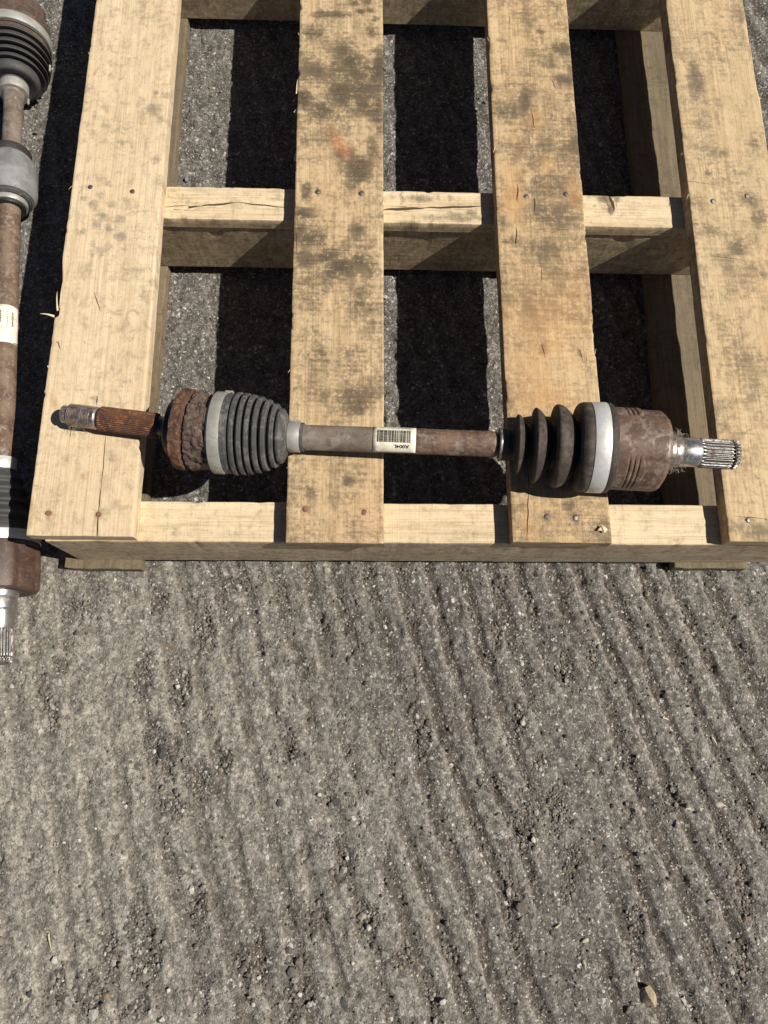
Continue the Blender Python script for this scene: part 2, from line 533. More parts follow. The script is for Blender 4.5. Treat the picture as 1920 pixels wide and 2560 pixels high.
# ------------------------------------------------------------------ wooden pieces of the pallet
PAL = np.array([0.09, 0.70, 0.0])
pallet = empty('wooden_pallet', PAL)
tag(pallet, 'weathered wooden pallet with four wide deck boards under the short drive shaft', 'pallet')


def plank(name, A, B, C, D, z0, z1, mat, seed, step=.0023, stains=(), cracks=(), rough_edge=.0012, bev=.0018,
          axis='y', wear=None, parent=pallet, origin=PAL, wobble=.0006, across_n=None, side_grey=.15):
    """plank swept from edge A-B to edge C-D (A,C one side, B,D the other); grain runs along the sweep"""
    A, B, C, D = (np.array(p[:2], float) for p in (A, B, C, D))
    L = np.linalg.norm((C + D) / 2 - (A + B) / 2)
    W = np.linalg.norm((B - A + D - C) / 2)
    T = z1 - z0
    n = max(8, int(L / step))
    k = across_n or max(8, int(W / step))
    # ring: list of (fraction across, height)
    b = bev
    top = np.linspace(b / W, 1 - b / W, k)
    ring = [(f, z1) for f in top]
    ring += [(1 - b * .3 / W, z1 - b * .3), (1.0, z1 - b)]
    ns = max(2, int(T / (step * 2.2)))
    ring += [(1.0, z) for z in np.linspace(z1 - b, z0 + b * .5, ns)[1:]]
    ring += [(1 - b / W, z0)] + [(f, z0) for f in np.linspace(.92, .08, 5)] + [(b / W, z0)]
    ring += [(0.0, z) for z in np.linspace(z0 + b * .5, z1 - b, ns)[:-1]]
    ring += [(0.0, z1 - b), (b * .3 / W, z1 - b * .3)]
    ring = np.array(ring)
    mring = len(ring)
    tt = np.linspace(0, 1, n)
    tt = np.concatenate([[0, .0012 / L], tt[1:-1], [1 - .0012 / L, 1]])
    n = len(tt)
    Tt, Ff = np.meshgrid(tt, ring[:, 0], indexing='ij')
    _, Zz = np.meshgrid(tt, ring[:, 1], indexing='ij')
    left = A + (C - A) * Tt[..., None]; right = B + (D - B) * Tt[..., None]
    P = left + (right - left) * Ff[..., None]
    # ragged edges
    al = Tt * L
    edge_l = (fbm(al * 30, al * 0 + seed, seed=seed, octv=4) - .5) * 2 * rough_edge + (noise(al * 4, al * 0, seed=seed + 1) - .5) * rough_edge * 2
    edge_r = (fbm(al * 30, al * 0 + seed + 9, seed=seed + 2, octv=4) - .5) * 2 * rough_edge + (noise(al * 4, al * 0, seed=seed + 3) - .5) * rough_edge * 2
    wl = sstep(.06, 0, Ff); wr = sstep(.94, 1, Ff)
    across = (right - left) / np.linalg.norm(right - left, axis=-1, keepdims=True)
    along = (C - A) / np.linalg.norm(C - A)
    P = P + across * (wl * np.minimum(edge_l, rough_edge * .6) * -1 + wr * np.minimum(edge_r, rough_edge * .6))[..., None]
    chl = sstep(.68, .86, fbm(al * 42, al * 0 + seed, seed=seed + 20, octv=3)); chr_ = sstep(.68, .86, fbm(al * 42, al * 0 + seed, seed=seed + 21, octv=3))
    el = sstep(.0045 / W, 0, Ff); er = sstep(1 - .0045 / W, 1, Ff)
    hi = sstep(z0 + T * .35, z1, Zz)
    P = P + across * ((el * chl - er * chr_) * hi * .0013)[..., None]
    chip_z = -(el * chl + er * chr_) * hi * .0013
    # uneven ends
    acr = Ff * W
    e0 = (fbm(acr * 60, acr * 0, seed=seed + 5, octv=4) - .5) * rough_edge * 2.2
    e1 = (fbm(acr * 60, acr * 0, seed=seed + 6, octv=4) - .5) * rough_edge * 2.2
    P = P + along * (sstep(.01, 0, Tt) * e0 + sstep(.99, 1, Tt) * e1)[..., None]
    # end bevel
    shrink = np.where((Tt == 0) | (Tt == 1), 1.0, 0.0)
    z = Zz + np.where(Zz > (z0 + z1) / 2, -1, 1) * shrink * .0009 + chip_z
    topm = Zz >= z1 - b * .35
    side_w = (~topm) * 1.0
    z = z + topm * ((fbm(P[..., 0] * 60, P[..., 1] * 60, seed=seed + 8, octv=3) - .5) * wobble * 2 + (noise(P[..., 0] * 9, P[..., 1] * 5, seed=seed + 9) - .5) * wobble)
    if wear is not None:
        dz, dx = wear(P[..., 0], P[..., 1], Ff, al)
        z = z + np.where(topm, dz, 0)
        P = P + across * dx[..., None]
    # attributes
    st = np.zeros(P.shape[:2] + (4,))
    st[..., 2] = .5
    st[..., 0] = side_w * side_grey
    warp = .8 * (fbm(P[..., 0] * 70, P[..., 1] * 70, seed=seed + 40, octv=4) - .5)
    for s in stains:
        cx, cy, rx, ry, ang, amt, ch = s
        dx = P[..., 0] - cx; dy = P[..., 1] - cy
        ca, sa = math.cos(ang), math.sin(ang)
        q = np.hypot((dx * ca + dy * sa) / rx, (-dx * sa + dy * ca) / ry)
        v = sstep(1.65, .05, q + 1.1 * warp) * amt
        st[..., ch] = np.maximum(st[..., ch], v)
    for (x0, y0, x1, y1, w) in cracks:
        d = np.array([x1 - x0, y1 - y0]); ln = np.linalg.norm(d); d = d / ln
        dx = P[..., 0] - x0; dy = P[..., 1] - y0
        s = dx * d[0] + dy * d[1]; pp = -dx * d[1] + dy * d[0]
        s_n = s / ln
        pp = pp + .0006 * (noise(s * 90, s * 0, seed=seed + 50) - .5) * 2
        wid = w * np.clip(np.sin(np.clip(s_n, 0, 1) * math.pi), .15, 1) ** .5
        mask = ((s_n > 0) & (s_n < 1) & (np.abs(pp) < .005) & topm)
        st[..., 2] = np.where(mask, .5 + np.clip(pp / (wid * 18), -.5, .5), st[..., 2])
        st[..., 3] = np.maximum(st[..., 3], mask * 1.0)
    st[..., 3] = np.where(st[..., 3] > 0, 1, 0)
    gv = np.stack([acr + seed * 1.37, al + seed * 2.11, Zz + seed * .7], -1)
    V = np.concatenate([P, z[..., None]], -1).reshape(-1, 3)
    F = [list(map(int, f)) for f in grid_faces(n, mring, True)[:, ::-1]]
    base = len(V)
    # end caps as fans about a centre point
    c0 = V[:mring].mean(0); c1 = V[(n - 1) * mring:].mean(0)
    V = np.vstack([V, c0, c1])
    for j in range(mring):
        j2 = (j + 1) % mring
        F.append([base, j2, j][::-1] if False else [base, j, j2])
        F.append([base + 1, (n - 1) * mring + j2, (n - 1) * mring + j])
    gv = np.vstack([gv.reshape(-1, 3), gv.reshape(-1, 3)[0], gv.reshape(-1, 3)[-1]])
    stv = np.vstack([st.reshape(-1, 4), [0, 0, .5, 0], [0, 0, .5, 0]])
    me = new_mesh(name, V - origin, F, mat, True, {'g': ('FLOAT_VECTOR', gv), 'stain': ('FLOAT_COLOR', stv)}, ang=38)
    return link(name, me, parent)


TB = .0234
ZD1 = DECK; ZD0 = DECK - TB
ZS1 = ZD0 - .0002; ZS0 = .0222
YF, YFb, YM, YMb, YT = .2012, .2545, .6744, .7281, 1.1691


def S(px, py, rx, ry, amt=.6, ang=0, ch=0, z=DECK):
    """stain seen at a pixel of the photograph, size in pixels -> metres on the deck"""
    p = at(px, py, z)
    k = 1 / (1950 - (1280 - py) * .45)
    return (p[0], p[1], rx * k, ry * k, ang, amt, ch)


def CK(px0, py0, px1, py1, w=.0008, z=DECK):
    a = at(px0, py0, z); b = at(px1, py1, z)
    return (a[0], a[1], b[0], b[1], w)


q = .2893
st1 = [S(x * q, y * q, r * q, r * q * .9, a) for x, y, r, a in (
    (850, 880, 40, .5), (740, 960, 45, .5), (830, 1010, 40, .5), (910, 1090, 48, .6), (760, 1070, 45, .6), (810, 1150, 45, .65),
    (720, 1220, 45, .6), (1050, 1235, 35, .7), (1340, 950, 75, .75), (1350, 800, 25, .9), (1430, 820, 38, .8), (1350, 1380, 50, .9),
    (840, 1530, 35, .6), (930, 1590, 45, .8), (870, 1680, 40, .8), (720, 1720, 40, .7), (800, 1770, 50, .85), (960, 1780, 40, .75),
    (890, 1870, 50, .85), (820, 1940, 50, .85), (940, 1975, 45, .85), (700, 2000, 50, .8), (1030, 1900, 45, .8), (1030, 2040, 50, .8),
    (1100, 1720, 45, .5), (990, 1020, 40, .5), (920, 940, 45, .45), (1080, 1100, 60, .4), (1000, 1350, 60, .4), (1050, 1450, 60, .35),
    (1390, 1030, 60, .6), (900, 1440, 25, .5), (1380, 1560, 60, .6), (900, 1230, 50, .5), (740, 780, 40, .7), (1290, 90, 150, .4),
    (860, 2160, 90, .5), (1080, 2150, 40, .6), (650, 1830, 35, .5), (1220, 1850, 55, .45), (1330, 2150, 40, .5))]
st1 += [S(x * q, 640 + y * q, r * q, r * q, a) for x, y, r, a in (
    (1190, 110, 60, .6), (850, 330, 50, .5), (700, 120, 90, .4), (680, 1130, 45, .6), (800, 1230, 35, .8), (870, 980, 60, .5), (1320, 220, 40, .5),
    (1190, 410, 60, .4), (540, 1750, 45, .4), (960, 1760, 40, .45), (950, 2010, 35, .6), (520, 1960, 25, .6), (640, 1660, 60, .3), (1100, 740, 25, .6))]
st1 += [S(122, 1283, 10, 13, .8), S(247, 1285, 13, 13, .9), S(133, 1003, 9, 26, .6, .5, 1), S(122, 1283, 7, 11, .7, 0, 1), S(247, 1287, 8, 9, .7, 0, 1)]
ck1 = [CK(266, 1085, 254, 1215, .0005), CK(254, 1215, 247, 1285, .0007), CK(247, 1285, 243, 1352, .0009), CK(236, 730, 252, 778, .0006), CK(146, 855, 152, 872, .0007), CK(244, 990, 243, 1010, .0008)]
r2 = .434
st2 = [S(480 + x * r2, y * r2, rx * r2, ry * r2, min(1.4, a * 1.25), an) for x, y, rx, ry, a, an in (
    (700, 400, 90, 80, .75, 0), (930, 350, 75, 60, .95, 0), (1050, 440, 70, 90, 1.0, 0), (870, 540, 90, 70, .95, 0), (1060, 640, 60, 130, 1.0, 0),
    (640, 560, 50, 60, .9, 0), (740, 640, 60, 45, .8, 0), (960, 970, 85, 95, .95, 0), (660, 1110, 32, 60, .95, 0), (640, 1230, 60, 40, .9, 0),
    (690, 1370, 80, 60, .8, 0), (860, 1540, 110, 60, .95, .3), (780, 1480, 70, 50, .8, 0), (960, 1500, 40, 50, .8, 0), (1040, 180, 38, 60, .95, 0),
    (1060, 110, 25, 20, .8, 0), (965, 65, 22, 18, .9, 0), (1010, 10, 28, 16, .9, 0), (935, 15, 22, 16, .9, 0), (1030, 60, 22, 16, .8, 0), (850, 85, 70, 20, .7, 0),
    (740, 80, 60, 22, .7, 0), (1000, 500, 130, 190, .95, 0), (820, 420, 160, 90, .55, 0), (1080, 420, 40, 160, 1.0, 0), (1000, 480, 90, 60, .85, 0), (650, 820, 25, 60, .4, 0), (1040, 860, 40, 80, .8, 0), (900, 890, 60, 45, .7, 0), (660, 1500, 50, 60, .7, 0),
    (620, 1330, 40, 60, .7, 0), (1020, 1560, 60, 50, .5, 0), (950, 1330, 40, 60, .6, 0), (700, 200, 60, 40, .55, 0), (880, 300, 60, 60, .6, 0))]
st2 += [S(891, 1000, 55, 45, .9), S(790, 985, 40, 50, .6), S(840, 900, 70, 50, .5), S(870, 1205, 22, 14, .9), S(905, 1185, 18, 30, .6), S(780, 1230, 18, 20, .7),
        S(900, 760, 40, 70, .6), S(780, 720, 50, 60, .55), S(935, 800, 24, 50, .5), S(795, 479, 9, 10, .9), S(904, 483, 9, 10, .9), S(764, 1273, 10, 12, .7), S(910, 1281, 10, 12, .8)]
st2 += [S(480 + 850 * r2, 825 * r2, 36 * r2, 90 * r2, .7, .62, 1), S(480 + 880 * r2, 870 * r2, 28 * r2, 60 * r2, .6, .2, 1), S(764, 1274, 8, 10, .7, 0, 1), S(910, 1282, 8, 10, .7, 0, 1)]
ck2 = [CK(797, 623, 890, 627, .0004), CK(794, 470, 796, 490, .0007), CK(740, 560, 742, 640, .0004)]
st3 = [S(1200 + x * r2, y * r2, rx * r2, ry * r2, a, an) for x, y, rx, ry, a, an in (
    (265, 600, 34, 160, 1.0, 0), (470, 280, 60, 50, .95, 0), (500, 460, 60, 30, 1.0, 0), (150, 640, 70, 60, .8, 0), (400, 350, 40, 60, .6, 0), (530, 400, 30, 60, .8, 0),
    (200, 880, 130, 90, .55, 0), (450, 870, 120, 60, .5, 0), (350, 1080, 130, 90, .6, 0), (420, 1230, 150, 80, .65, 0), (180, 1390, 60, 30, .85, 0),
    (360, 1450, 110, 70, .55, 0), (300, 930, 70, 60, .6, 0), (560, 830, 30, 120, .7, 0), (260, 100, 60, 50, .4, 0), (350, 180, 25, 16, .9, 0), (110, 230, 25, 16, .8, 0),
    (560, 1150, 30, 60, .5, 0), (130, 1280, 20, 40, .8, 0), (500, 690, 60, 20, .5, 0))]
st3 += [S(1200 + x * r2, y * r2, rx * r2, ry * r2, a, 0, 1) for x, y, rx, ry, a in (
    (190, 1130, 60, 160, .55), (310, 690, 40, 60, .5), (550, 1120, 50, 90, .45), (380, 950, 70, 60, .25), (170, 1010, 60, 60, .4))]
st3 += [S(1370, 800, 90, 120, .38, 0, 1), S(1330, 930, 70, 70, .3, 0, 1), S(1440, 760, 60, 100, .3, 0, 1), S(1360, 1000, 80, 50, .45, 0, 1), S(1370, 870, 40, 40, .5, 0, 1),
        S(1330, 760, 60, 50, .4), S(1430, 690, 60, 50, .4), S(1366, 1292, 11, 16, .9), S(1439, 1296, 11, 16, .8), S(1420, 1262, 18, 14, .7), S(1320, 1320, 8, 60, .3, 0, 1),
        S(1315, 491, 8, 9, .8), S(1414, 485, 8, 9, .8), S(1360, 868, 12, 20, .8), S(1447, 884, 10, 16, .7)]
ck3 = [CK(1295, 462, 1293, 505, .0010), CK(1338, 495, 1336, 530, .0009), CK(1292, 570, 1290, 615, .0010), CK(1354, 670, 1354, 705, .0005), CK(1330, 280, 1336, 320, .0007), CK(1273, 35, 1275, 62, .0005),
       CK(1321, 1220, 1318, 1350, .0007), CK(1322, 1150, 1321, 1220, .0007), CK(1356, 862, 1362, 892, .0006), CK(1448, 872, 1458, 905, .0006), CK(1377, 195, 1390, 222, .0006)]
st4 = [S(1200 + x * r2, y * r2, rx * r2, ry * r2, a, an) for x, y, rx, ry, a, an in (
    (1240, 440, 42, 150, .95, .08), (1560, 1160, 55, 60, .9, 0), (1400, 1500, 60, 70, .85, 0), (1600, 1250, 70, 60, .8, 0), (1500, 1440, 80, 50, .85, 0), (1280, 690, 40, 60, .4, 0),
    (1500, 80, 40, 70, .8, 0), (1400, 100, 10, 8, 1, 0), (1500, 220, 40, 50, .7, 0), (1310, 1000, 12, 30, .9, 0), (1465, 985, 10, 20, .9, 0), (1630, 1590, 30, 40, .9, 0), (1350, 860, 90, 40, .5, 0),
    (1260, 1170, 50, 60, .6, 0), (1440, 1560, 60, 60, .7, 0), (1330, 1330, 90, 40, .5, 0), (1560, 1550, 60, 50, .7, 0), (1180, 320, 40, 60, .5, 0), (1580, 820, 30, 40, .6, 0), (1400, 420, 25, 60, .5, 0), (1400, 880, 30, 40, .6, 0))]
st4 += [S(1750, 800, 60, 60, .4), S(1850, 900, 50, 60, .4), S(1800, 1040, 40, 60, .45), S(1880, 1140, 40, 60, .5), S(1900, 1330, 60, 30, .9), S(1871, 1301, 10, 10, .8), S(1850, 690, 60, 50, .6)]
ck4 = [CK(1835, 1290, 1915, 1297, .0004), CK(1780, 640, 1860, 650, .0004), CK(1700, 450, 1790, 462, .0003)]


def worn_right(x, y, f, al):
    """far right edge of the fourth board is chewed away towards the top of the picture"""
    d = np.zeros_like(x)
    m_ = sstep(.93, 1, f) * (fbm(al * 22, al * 0 + 3, seed=77, octv=4) * .0045)
    return d, -m_


def chipped_left(x, y, f, al):
    """first board: a long splinter has torn out of its left edge"""
    y0 = at(140, 735, DECK)[1]; y1 = at(128, 790, DECK)[1]
    m_ = sstep(.05, 0, f) * (sstep(y1 - .002, y1 + .001, y) * sstep(y0 + .06, y0, y)) * .005
    return np.zeros_like(x), m_


def P2(px, py, z=DECK):
    return at(px, py, z)[:2]


decks = []
YE0 = .1995; YE1 = 1.226
specs = [
    (-.4112, -.4040, -.2806, -.2848, YE0 + .004, st1, ck1, M_deck[0], 3, chipped_left),
    (-.0929, -.0985, .0300, .0297, YE0 - .003, st2, ck2, M_deck[1], 17, None),
    (.1919, .1908, .3178, .3163, YE0 - .001, st3, ck3, M_deck[2], 29, None),
    (.4690, .4734, .6065, .5975, YE0 + .001, st4, ck4, M_deck[3], 41, worn_right),
]
labels_deck = ['pale left deck board dotted with grey spots', 'deck board with dark patches and a red smudge', 'deck board with orange tint and open cracks',
               'right deck board with a long grey oval stain']
for (xl0, xl1, xr0, xr1, y0, st, ck, mat, sd, wear), lab in zip(specs, labels_deck):
    b = plank('deck_board', (xl0, y0), (xr0, y0 - .001), (xl1, YE1), (xr1, YE1), ZD0, ZD1, mat, sd, stains=st, cracks=ck, wear=wear, rough_edge=.0006)
    b['label'] = lab
    decks.append(b)


# stringers: across index runs along -y so that the plank sweeps along x
def stringer(name, x0, x1, yf, yb, z0, z1, mat, sd, **kw):
    # sweep from x0 to x1; A/C = back edge? keep winding: A (left of travel) is +y side
    return plank(name, (x1, yf), (x1, yb), (x0, yf), (x0, yb), z0, z1, mat, sd, **kw)


XL, XR = -.398, .597
ms = DECK - TB
fr_st = [S(x, y, rx, ry, a, 0, 0, ms) for x, y, rx, ry, a in ((940, 1330, 40, 14, .5), (640, 1300, 20, 30, .3), (360, 1290, 10, 30, .4), (1440, 1262, 20, 8, .8))]
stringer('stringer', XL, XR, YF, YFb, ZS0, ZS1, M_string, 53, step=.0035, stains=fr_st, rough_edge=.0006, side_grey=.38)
mid_st = [S(380 + x * .5425, 420 + y * .5425, rx * .5425, ry * .5425, a, 0, 0, ms) for x, y, rx, ry, a in
          ((1240, 140, 130, 18, .8), (1420, 225, 80, 22, .95), (1300, 230, 90, 22, .8), (1140, 130, 40, 12, .4), (1190, 250, 60, 10, .9), (1470, 210, 30, 20, .9))]
mid_st += [S(1200 + x * r2, 420 + y * r2, rx * r2, ry * r2, a, 0, 0, ms) for x, y, rx, ry, a in
           ((720, 180, 50, 36, 1.3), (755, 235, 22, 36, 1.3), (790, 180, 24, 26, 1.2), (660, 220, 14, 12, 1.0), (640, 160, 30, 8, .6))]
mid_ck = [CK(415, 524, 500, 515, .0020, ms), CK(500, 515, 590, 506, .0016, ms), CK(590, 506, 715, 518, .0011, ms),
          CK(958, 524, 1060, 520, .0024, ms), CK(1060, 520, 1205, 515, .0017, ms), CK(415, 518, 470, 512, .0006, ms), CK(1521, 492, 1535, 528, .0035, ms), CK(1524, 492, 1537, 524, .0025, ms)]
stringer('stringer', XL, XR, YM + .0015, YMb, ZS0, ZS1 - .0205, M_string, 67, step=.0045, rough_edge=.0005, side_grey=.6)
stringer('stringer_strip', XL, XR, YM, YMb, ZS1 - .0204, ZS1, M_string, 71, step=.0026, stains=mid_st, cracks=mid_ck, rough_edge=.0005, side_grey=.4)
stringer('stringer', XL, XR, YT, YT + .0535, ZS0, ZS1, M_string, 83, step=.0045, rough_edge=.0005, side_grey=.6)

# bottom boards, on the ground
bl = at(369, 1236, .022)[0]; bl2 = at(417, 690, .022)[0]
yb0 = .1895
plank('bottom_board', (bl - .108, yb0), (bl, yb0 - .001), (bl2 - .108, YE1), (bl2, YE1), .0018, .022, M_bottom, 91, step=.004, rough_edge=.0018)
br = at(1655, 1100, .022)[0]
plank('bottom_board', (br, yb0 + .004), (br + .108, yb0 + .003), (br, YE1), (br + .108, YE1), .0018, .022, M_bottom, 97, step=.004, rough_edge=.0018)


# nails
def nail_mesh(seed, r=.0036):
    rr = random.Random(seed)
    V = [(0, 0, .0007)]; F = []
    n = 14
    rings = [(.55, .0008), (.9, .0005), (1.0, 0), (.98, -.0012)]
    for f, z in rings:
        for i in range(n):
            a = 2 * math.pi * i / n
            k = 1 + .1 * math.sin(2 * a + seed)
            V.append((f * r * k * math.cos(a), f * r * math.sin(a) * (1 + .05 * rr.random()), z + .0003 * math.sin(a + seed)))
    for i in range(n):
        F.append((0, 1 + i, 1 + (i + 1) % n))
        for k in range(len(rings) - 1):
            a = 1 + k * n + i; b = 1 + k * n + (i + 1) % n
            F.append((a, a + n, b + n, b))
    return np.array(V), F


nails = [(0, 122, 1283, 1), (0, 247, 1286, 1), (0, 226, 468, 0), (0, 331, 479, 0), (1, 764, 1273, 1), (1, 910, 1281, 1), (1, 795, 479, 0), (1, 904, 483, 0),
         (2, 1366, 1292, 0), (2, 1439, 1295, 0), (2, 1315, 491, 0), (2, 1414, 485, 0), (3, 1871, 1301, 0), (3, 1783, 503, 0), (3, 1868, 490, 0)]
for i, (bi, px, py, ru) in enumerate(nails):
    p = at(px, py, DECK)
    V, F = nail_mesh(i)
    me = new_mesh('nail', V, F, M_nail_rust if ru else M_nail, True)
    o = link('nail', me, decks[bi], p - PAL + np.array([0, 0, .0006]))
    o.rotation_euler = (random.uniform(-.12, .12), random.uniform(-.12, .12), random.uniform(0, 3))


def sliver(parent, p0, p1, w, mat, origin, name='splinter', bend=.002):
    p0 = np.array(p0, float); p1 = np.array(p1, float)
    d = p1 - p0; L = np.linalg.norm(d); d /= L
    side = np.cross(d, [0, 0, 1]); side /= np.linalg.norm(side); up = np.cross(side, d)
    V = []; F = []
    n = 7
    for i in range(n):
        t = i / (n - 1)
        c = p0 + d * L * t + up * bend * math.sin(t * math.pi)
        ww = w * (1 - t) ** .7 + w * .06
        for a in range(4):
            an = a * math.pi / 2 + .4
            V.append(c + side * ww * math.cos(an) + up * ww * .5 * math.sin(an))
    for i in range(n - 1):
        for a in range(4):
            b = (a + 1) % 4
            F.append((i * 4 + a, i * 4 + b, i * 4 + 4 + b, i * 4 + 4 + a))
    F.append((3, 2, 1, 0)); F.append(tuple(range((n - 1) * 4, n * 4)))
    return link(name, new_mesh(name, np.array(V) - origin, F, mat, False), parent)


sliver(decks[0], at(136, 791, DECK - .003), at(100, 784, DECK + .004), .0016, M_splinter, PAL)
sliver(decks[0], at(144, 777, DECK - .004), at(143, 728, DECK - .002), .0016, M_splinter, PAL)
sliver(decks[0], at(150, 770, DECK - .002), at(158, 700, DECK - .001), .0012, M_splinter, PAL)
sliver(decks[0], at(125, 921, DECK - .003), at(118, 914, DECK), .0022, M_splinter, PAL, bend=0)
sliver(decks[1], at(738, 402, DECK - .006), at(744, 370, DECK - .004), .0022, M_splinter, PAL)
sliver(decks[1], at(741, 235, DECK - .004), at(744, 198, DECK - .002), .0014, M_splinter, PAL)
sliver(decks[1], at(737, 282, DECK - .008), at(741, 272, DECK - .004), .003, M_splinter, PAL, bend=0)
sliver(decks[2], at(1234, 382, DECK - .003), at(1238, 362, DECK - .001), .0012, M_splinter, PAL)
sliver(decks[2], at(1512, 1330, DECK + .0005), at(1500, 1312, DECK + .003), .0045, M_splinter, PAL, bend=.003)
sliver(decks[2], at(1505, 1322, DECK + .0005), at(1494, 1326, DECK + .004), .0035, M_splinter, PAL, bend=.002)
# thin torn fibres standing off the sawn edges
for k in range(26):
    bi = random.randrange(4)
    xs_ = [specs[bi][0], specs[bi][2]]
    sd_ = random.randrange(2)
    y = random.uniform(.22, 1.15)
    t_ = (y - .2) / 1.02
    x = (specs[bi][0] * (1 - t_) + specs[bi][1] * t_) if sd_ == 0 else (specs[bi][2] * (1 - t_) + specs[bi][3] * t_)
    sg = -1 if sd_ == 0 else 1
    L = random.uniform(.004, .011)
    sliver(decks[bi], (x - sg * .0005, y, DECK - random.uniform(.001, .006)), (x + sg * random.uniform(.001, .004), y + random.choice((-1, 1)) * L, DECK - random.uniform(-.001, .006)),
           random.uniform(.0003, .0006), M_splinter, PAL, 'fibre', .001)


# ------------------------------------------------------------------ drive shafts
class Axis:
    """smooth centre line parametrised by one world coordinate"""
    def __init__(self, pts, key, smooth=.012):
        pts = np.array(pts, float)
        self.k = key
        s = pts[:, key]
        o = np.argsort(s)
        pts = pts[o]; s = s[o]
        ss = np.linspace(s[0] - .1, s[-1] + .1, 1400)
        P = np.zeros((len(ss), 3))
        for i in range(3):
            v = np.interp(ss, s, pts[:, i])
            lo = (pts[1, i] - pts[0, i]) / (s[1] - s[0]); hi = (pts[-1, i] - pts[-2, i]) / (s[-1] - s[-2])
            v = np.where(ss < s[0], pts[0, i] + (ss - s[0]) * lo, v)
            v = np.where(ss > s[-1], pts[-1, i] + (ss - s[-1]) * hi, v)
            ds = ss[1] - ss[0]
            w = int(3 * smooth / ds); kx = np.arange(-w, w + 1) * ds
            ker = np.exp(-.5 * (kx / smooth) ** 2); ker /= ker.sum()
            vv = np.convolve(np.pad(v, w, mode='reflect', reflect_type='odd'), ker, 'valid')
            P[:, i] = vv
        self.ss = ss; self.P = P; self.T = np.gradient(P, ss, axis=0)
        self.T /= np.linalg.norm(self.T, axis=1, keepdims=True)

    def frame(self, s):
        c = np.stack([np.interp(s, self.ss, self.P[:, i]) for i in range(3)], -1)
        t = np.stack([np.interp(s, self.ss, self.T[:, i]) for i in range(3)], -1)
        t /= np.linalg.norm(t, axis=-1, keepdims=True)
        up = np.array([0, 0, 1.0])
        side = np.cross(t, up); side /= np.linalg.norm(side, axis=-1, keepdims=True)
        u = np.cross(side, t)
        return c, t, side, u

    def at(self, s, ang, r):
        """ang 0 = straight up, + = towards `side`"""
        c, t, sd, u = self.frame(np.asarray(s, float))
        return c + (np.cos(ang) * r)[..., None] * u + (np.sin(ang) * r)[..., None] * sd


def catmull(pts, sub=6):
    P = np.array(pts, float)
    P = np.vstack([2 * P[0] - P[1], P, 2 * P[-1] - P[-2]])
    out = []
    for i in range(1, len(P) - 2):
        p0, p1, p2, p3 = P[i - 1], P[i], P[i + 1], P[i + 2]
        for k in range(sub):
            t = k / sub
            out.append(.5 * ((2 * p1) + (-p0 + p2) * t + (2 * p0 - 5 * p1 + 4 * p2 - p3) * t * t + (-p0 + 3 * p1 - 3 * p2 + p3) * t ** 3))
    out.append(P[-2])
    return out


def lathe(name, ax, prof, mat, parent, origin, n=96, fn=None, ang=35, cap=True, smooth=True):
    prof = np.array(prof, float)
    th = np.linspace(0, 2 * math.pi, n, endpoint=False)
    Sg, Tg = np.meshgrid(prof[:, 0], th, indexing='ij')
    Rg = np.repeat(prof[:, 1][:, None], n, 1)
    if fn:
        Rg = fn(Sg, Tg, Rg)
    V = ax.at(Sg, Tg, Rg).reshape(-1, 3)
    F = [list(map(int, f)) for f in grid_faces(len(prof), n, True)]
    if cap:
        F.append(list(range(n))[::-1]); F.append(list(range((len(prof) - 1) * n, len(prof) * n)))
    me = new_mesh(name, V - origin, F, mat, smooth, ang=ang)
    import bmesh
    bm = bmesh.new(); bm.from_mesh(me); bmesh.ops.recalc_face_normals(bm, faces=bm.faces); bm.to_mesh(me); bm.free()
    if ang is not None:
        me.set_sharp_from_angle(angle=math.radians(ang))
    return link(name, me, parent)


def band(s0, s1, r, b=.0006):
    return [(s0, r - b * 1.5), (s0 + b * .3, r - b * .3), (s0 + b, r), (s1 - b, r), (s1 - b * .3, r - b * .3), (s1, r - b * 1.5)]


def teeth(nt, depth, sharp=3.0, s_lo=None, s_hi=None, noise_amt=0, seed=0):
    def f(s, t, r):
        w = np.cos(nt * t)
        w = np.tanh(w * sharp) / np.tanh(sharp)
        m_ = 1.0
        if s_lo is not None:
            m_ = sstep(s_lo, s_lo + .002, s) * sstep(s_hi, s_hi - .002, s)
        rr = r - depth * (.5 - .5 * w) * m_
        if noise_amt:
            rr = rr + noise_amt * (fbm(s * 300, t * 6, seed=seed, octv=3) - .5)
        return rr
    return f


def crust(amt, f1=90, f2=260, seed=0, pos=0.0):
    def f(s, t, r):
        x = np.cos(t) * .05; y = np.sin(t) * .05
        n1 = fbm(s * f1, x * f1, y * f1 + 5, seed=seed, octv=4)
        n2 = fbm(s * f2, x * f2, y * f2 + 9, seed=seed + 3, octv=3)
        return r + amt * ((n1 - .5) * 1.6 + (n2 - .5) * .9 + pos)
    return f


# ---- the short drive shaft lying across the pallet
zl = DECK + .0165
axis_pts = [at(147, 1034, DECK + .0165), at(382, 1063, DECK + .019), at(520, 1081, DECK + .022), at(752, 1093, DECK + .0275),
            at(1251, 1111, DECK + .041), at(1560, 1122, DECK + .0555), at(1851, 1138, DECK + .057)]
AX = Axis(axis_pts, 0, .010)


def sx(px, r, py=None):
    """world x of the surface point on top of the shaft seen at pixel column px"""
    py = py if py is not None else 1034 + (px - 147) * .061
    z = DECK + .03
    for _ in range(6):
        x = at(px, py, z)[0]
        c = AX.frame(np.array([x]))[0][0]
        z = c[2] + r
    return at(px, py, z)[0]


SO = np.array([0.05, .33, DECK])
shaft = empty('drive_shaft', SO)
tag(shaft, 'short rusty drive shaft lying across the deck boards of the wooden pallet', 'drive shaft')


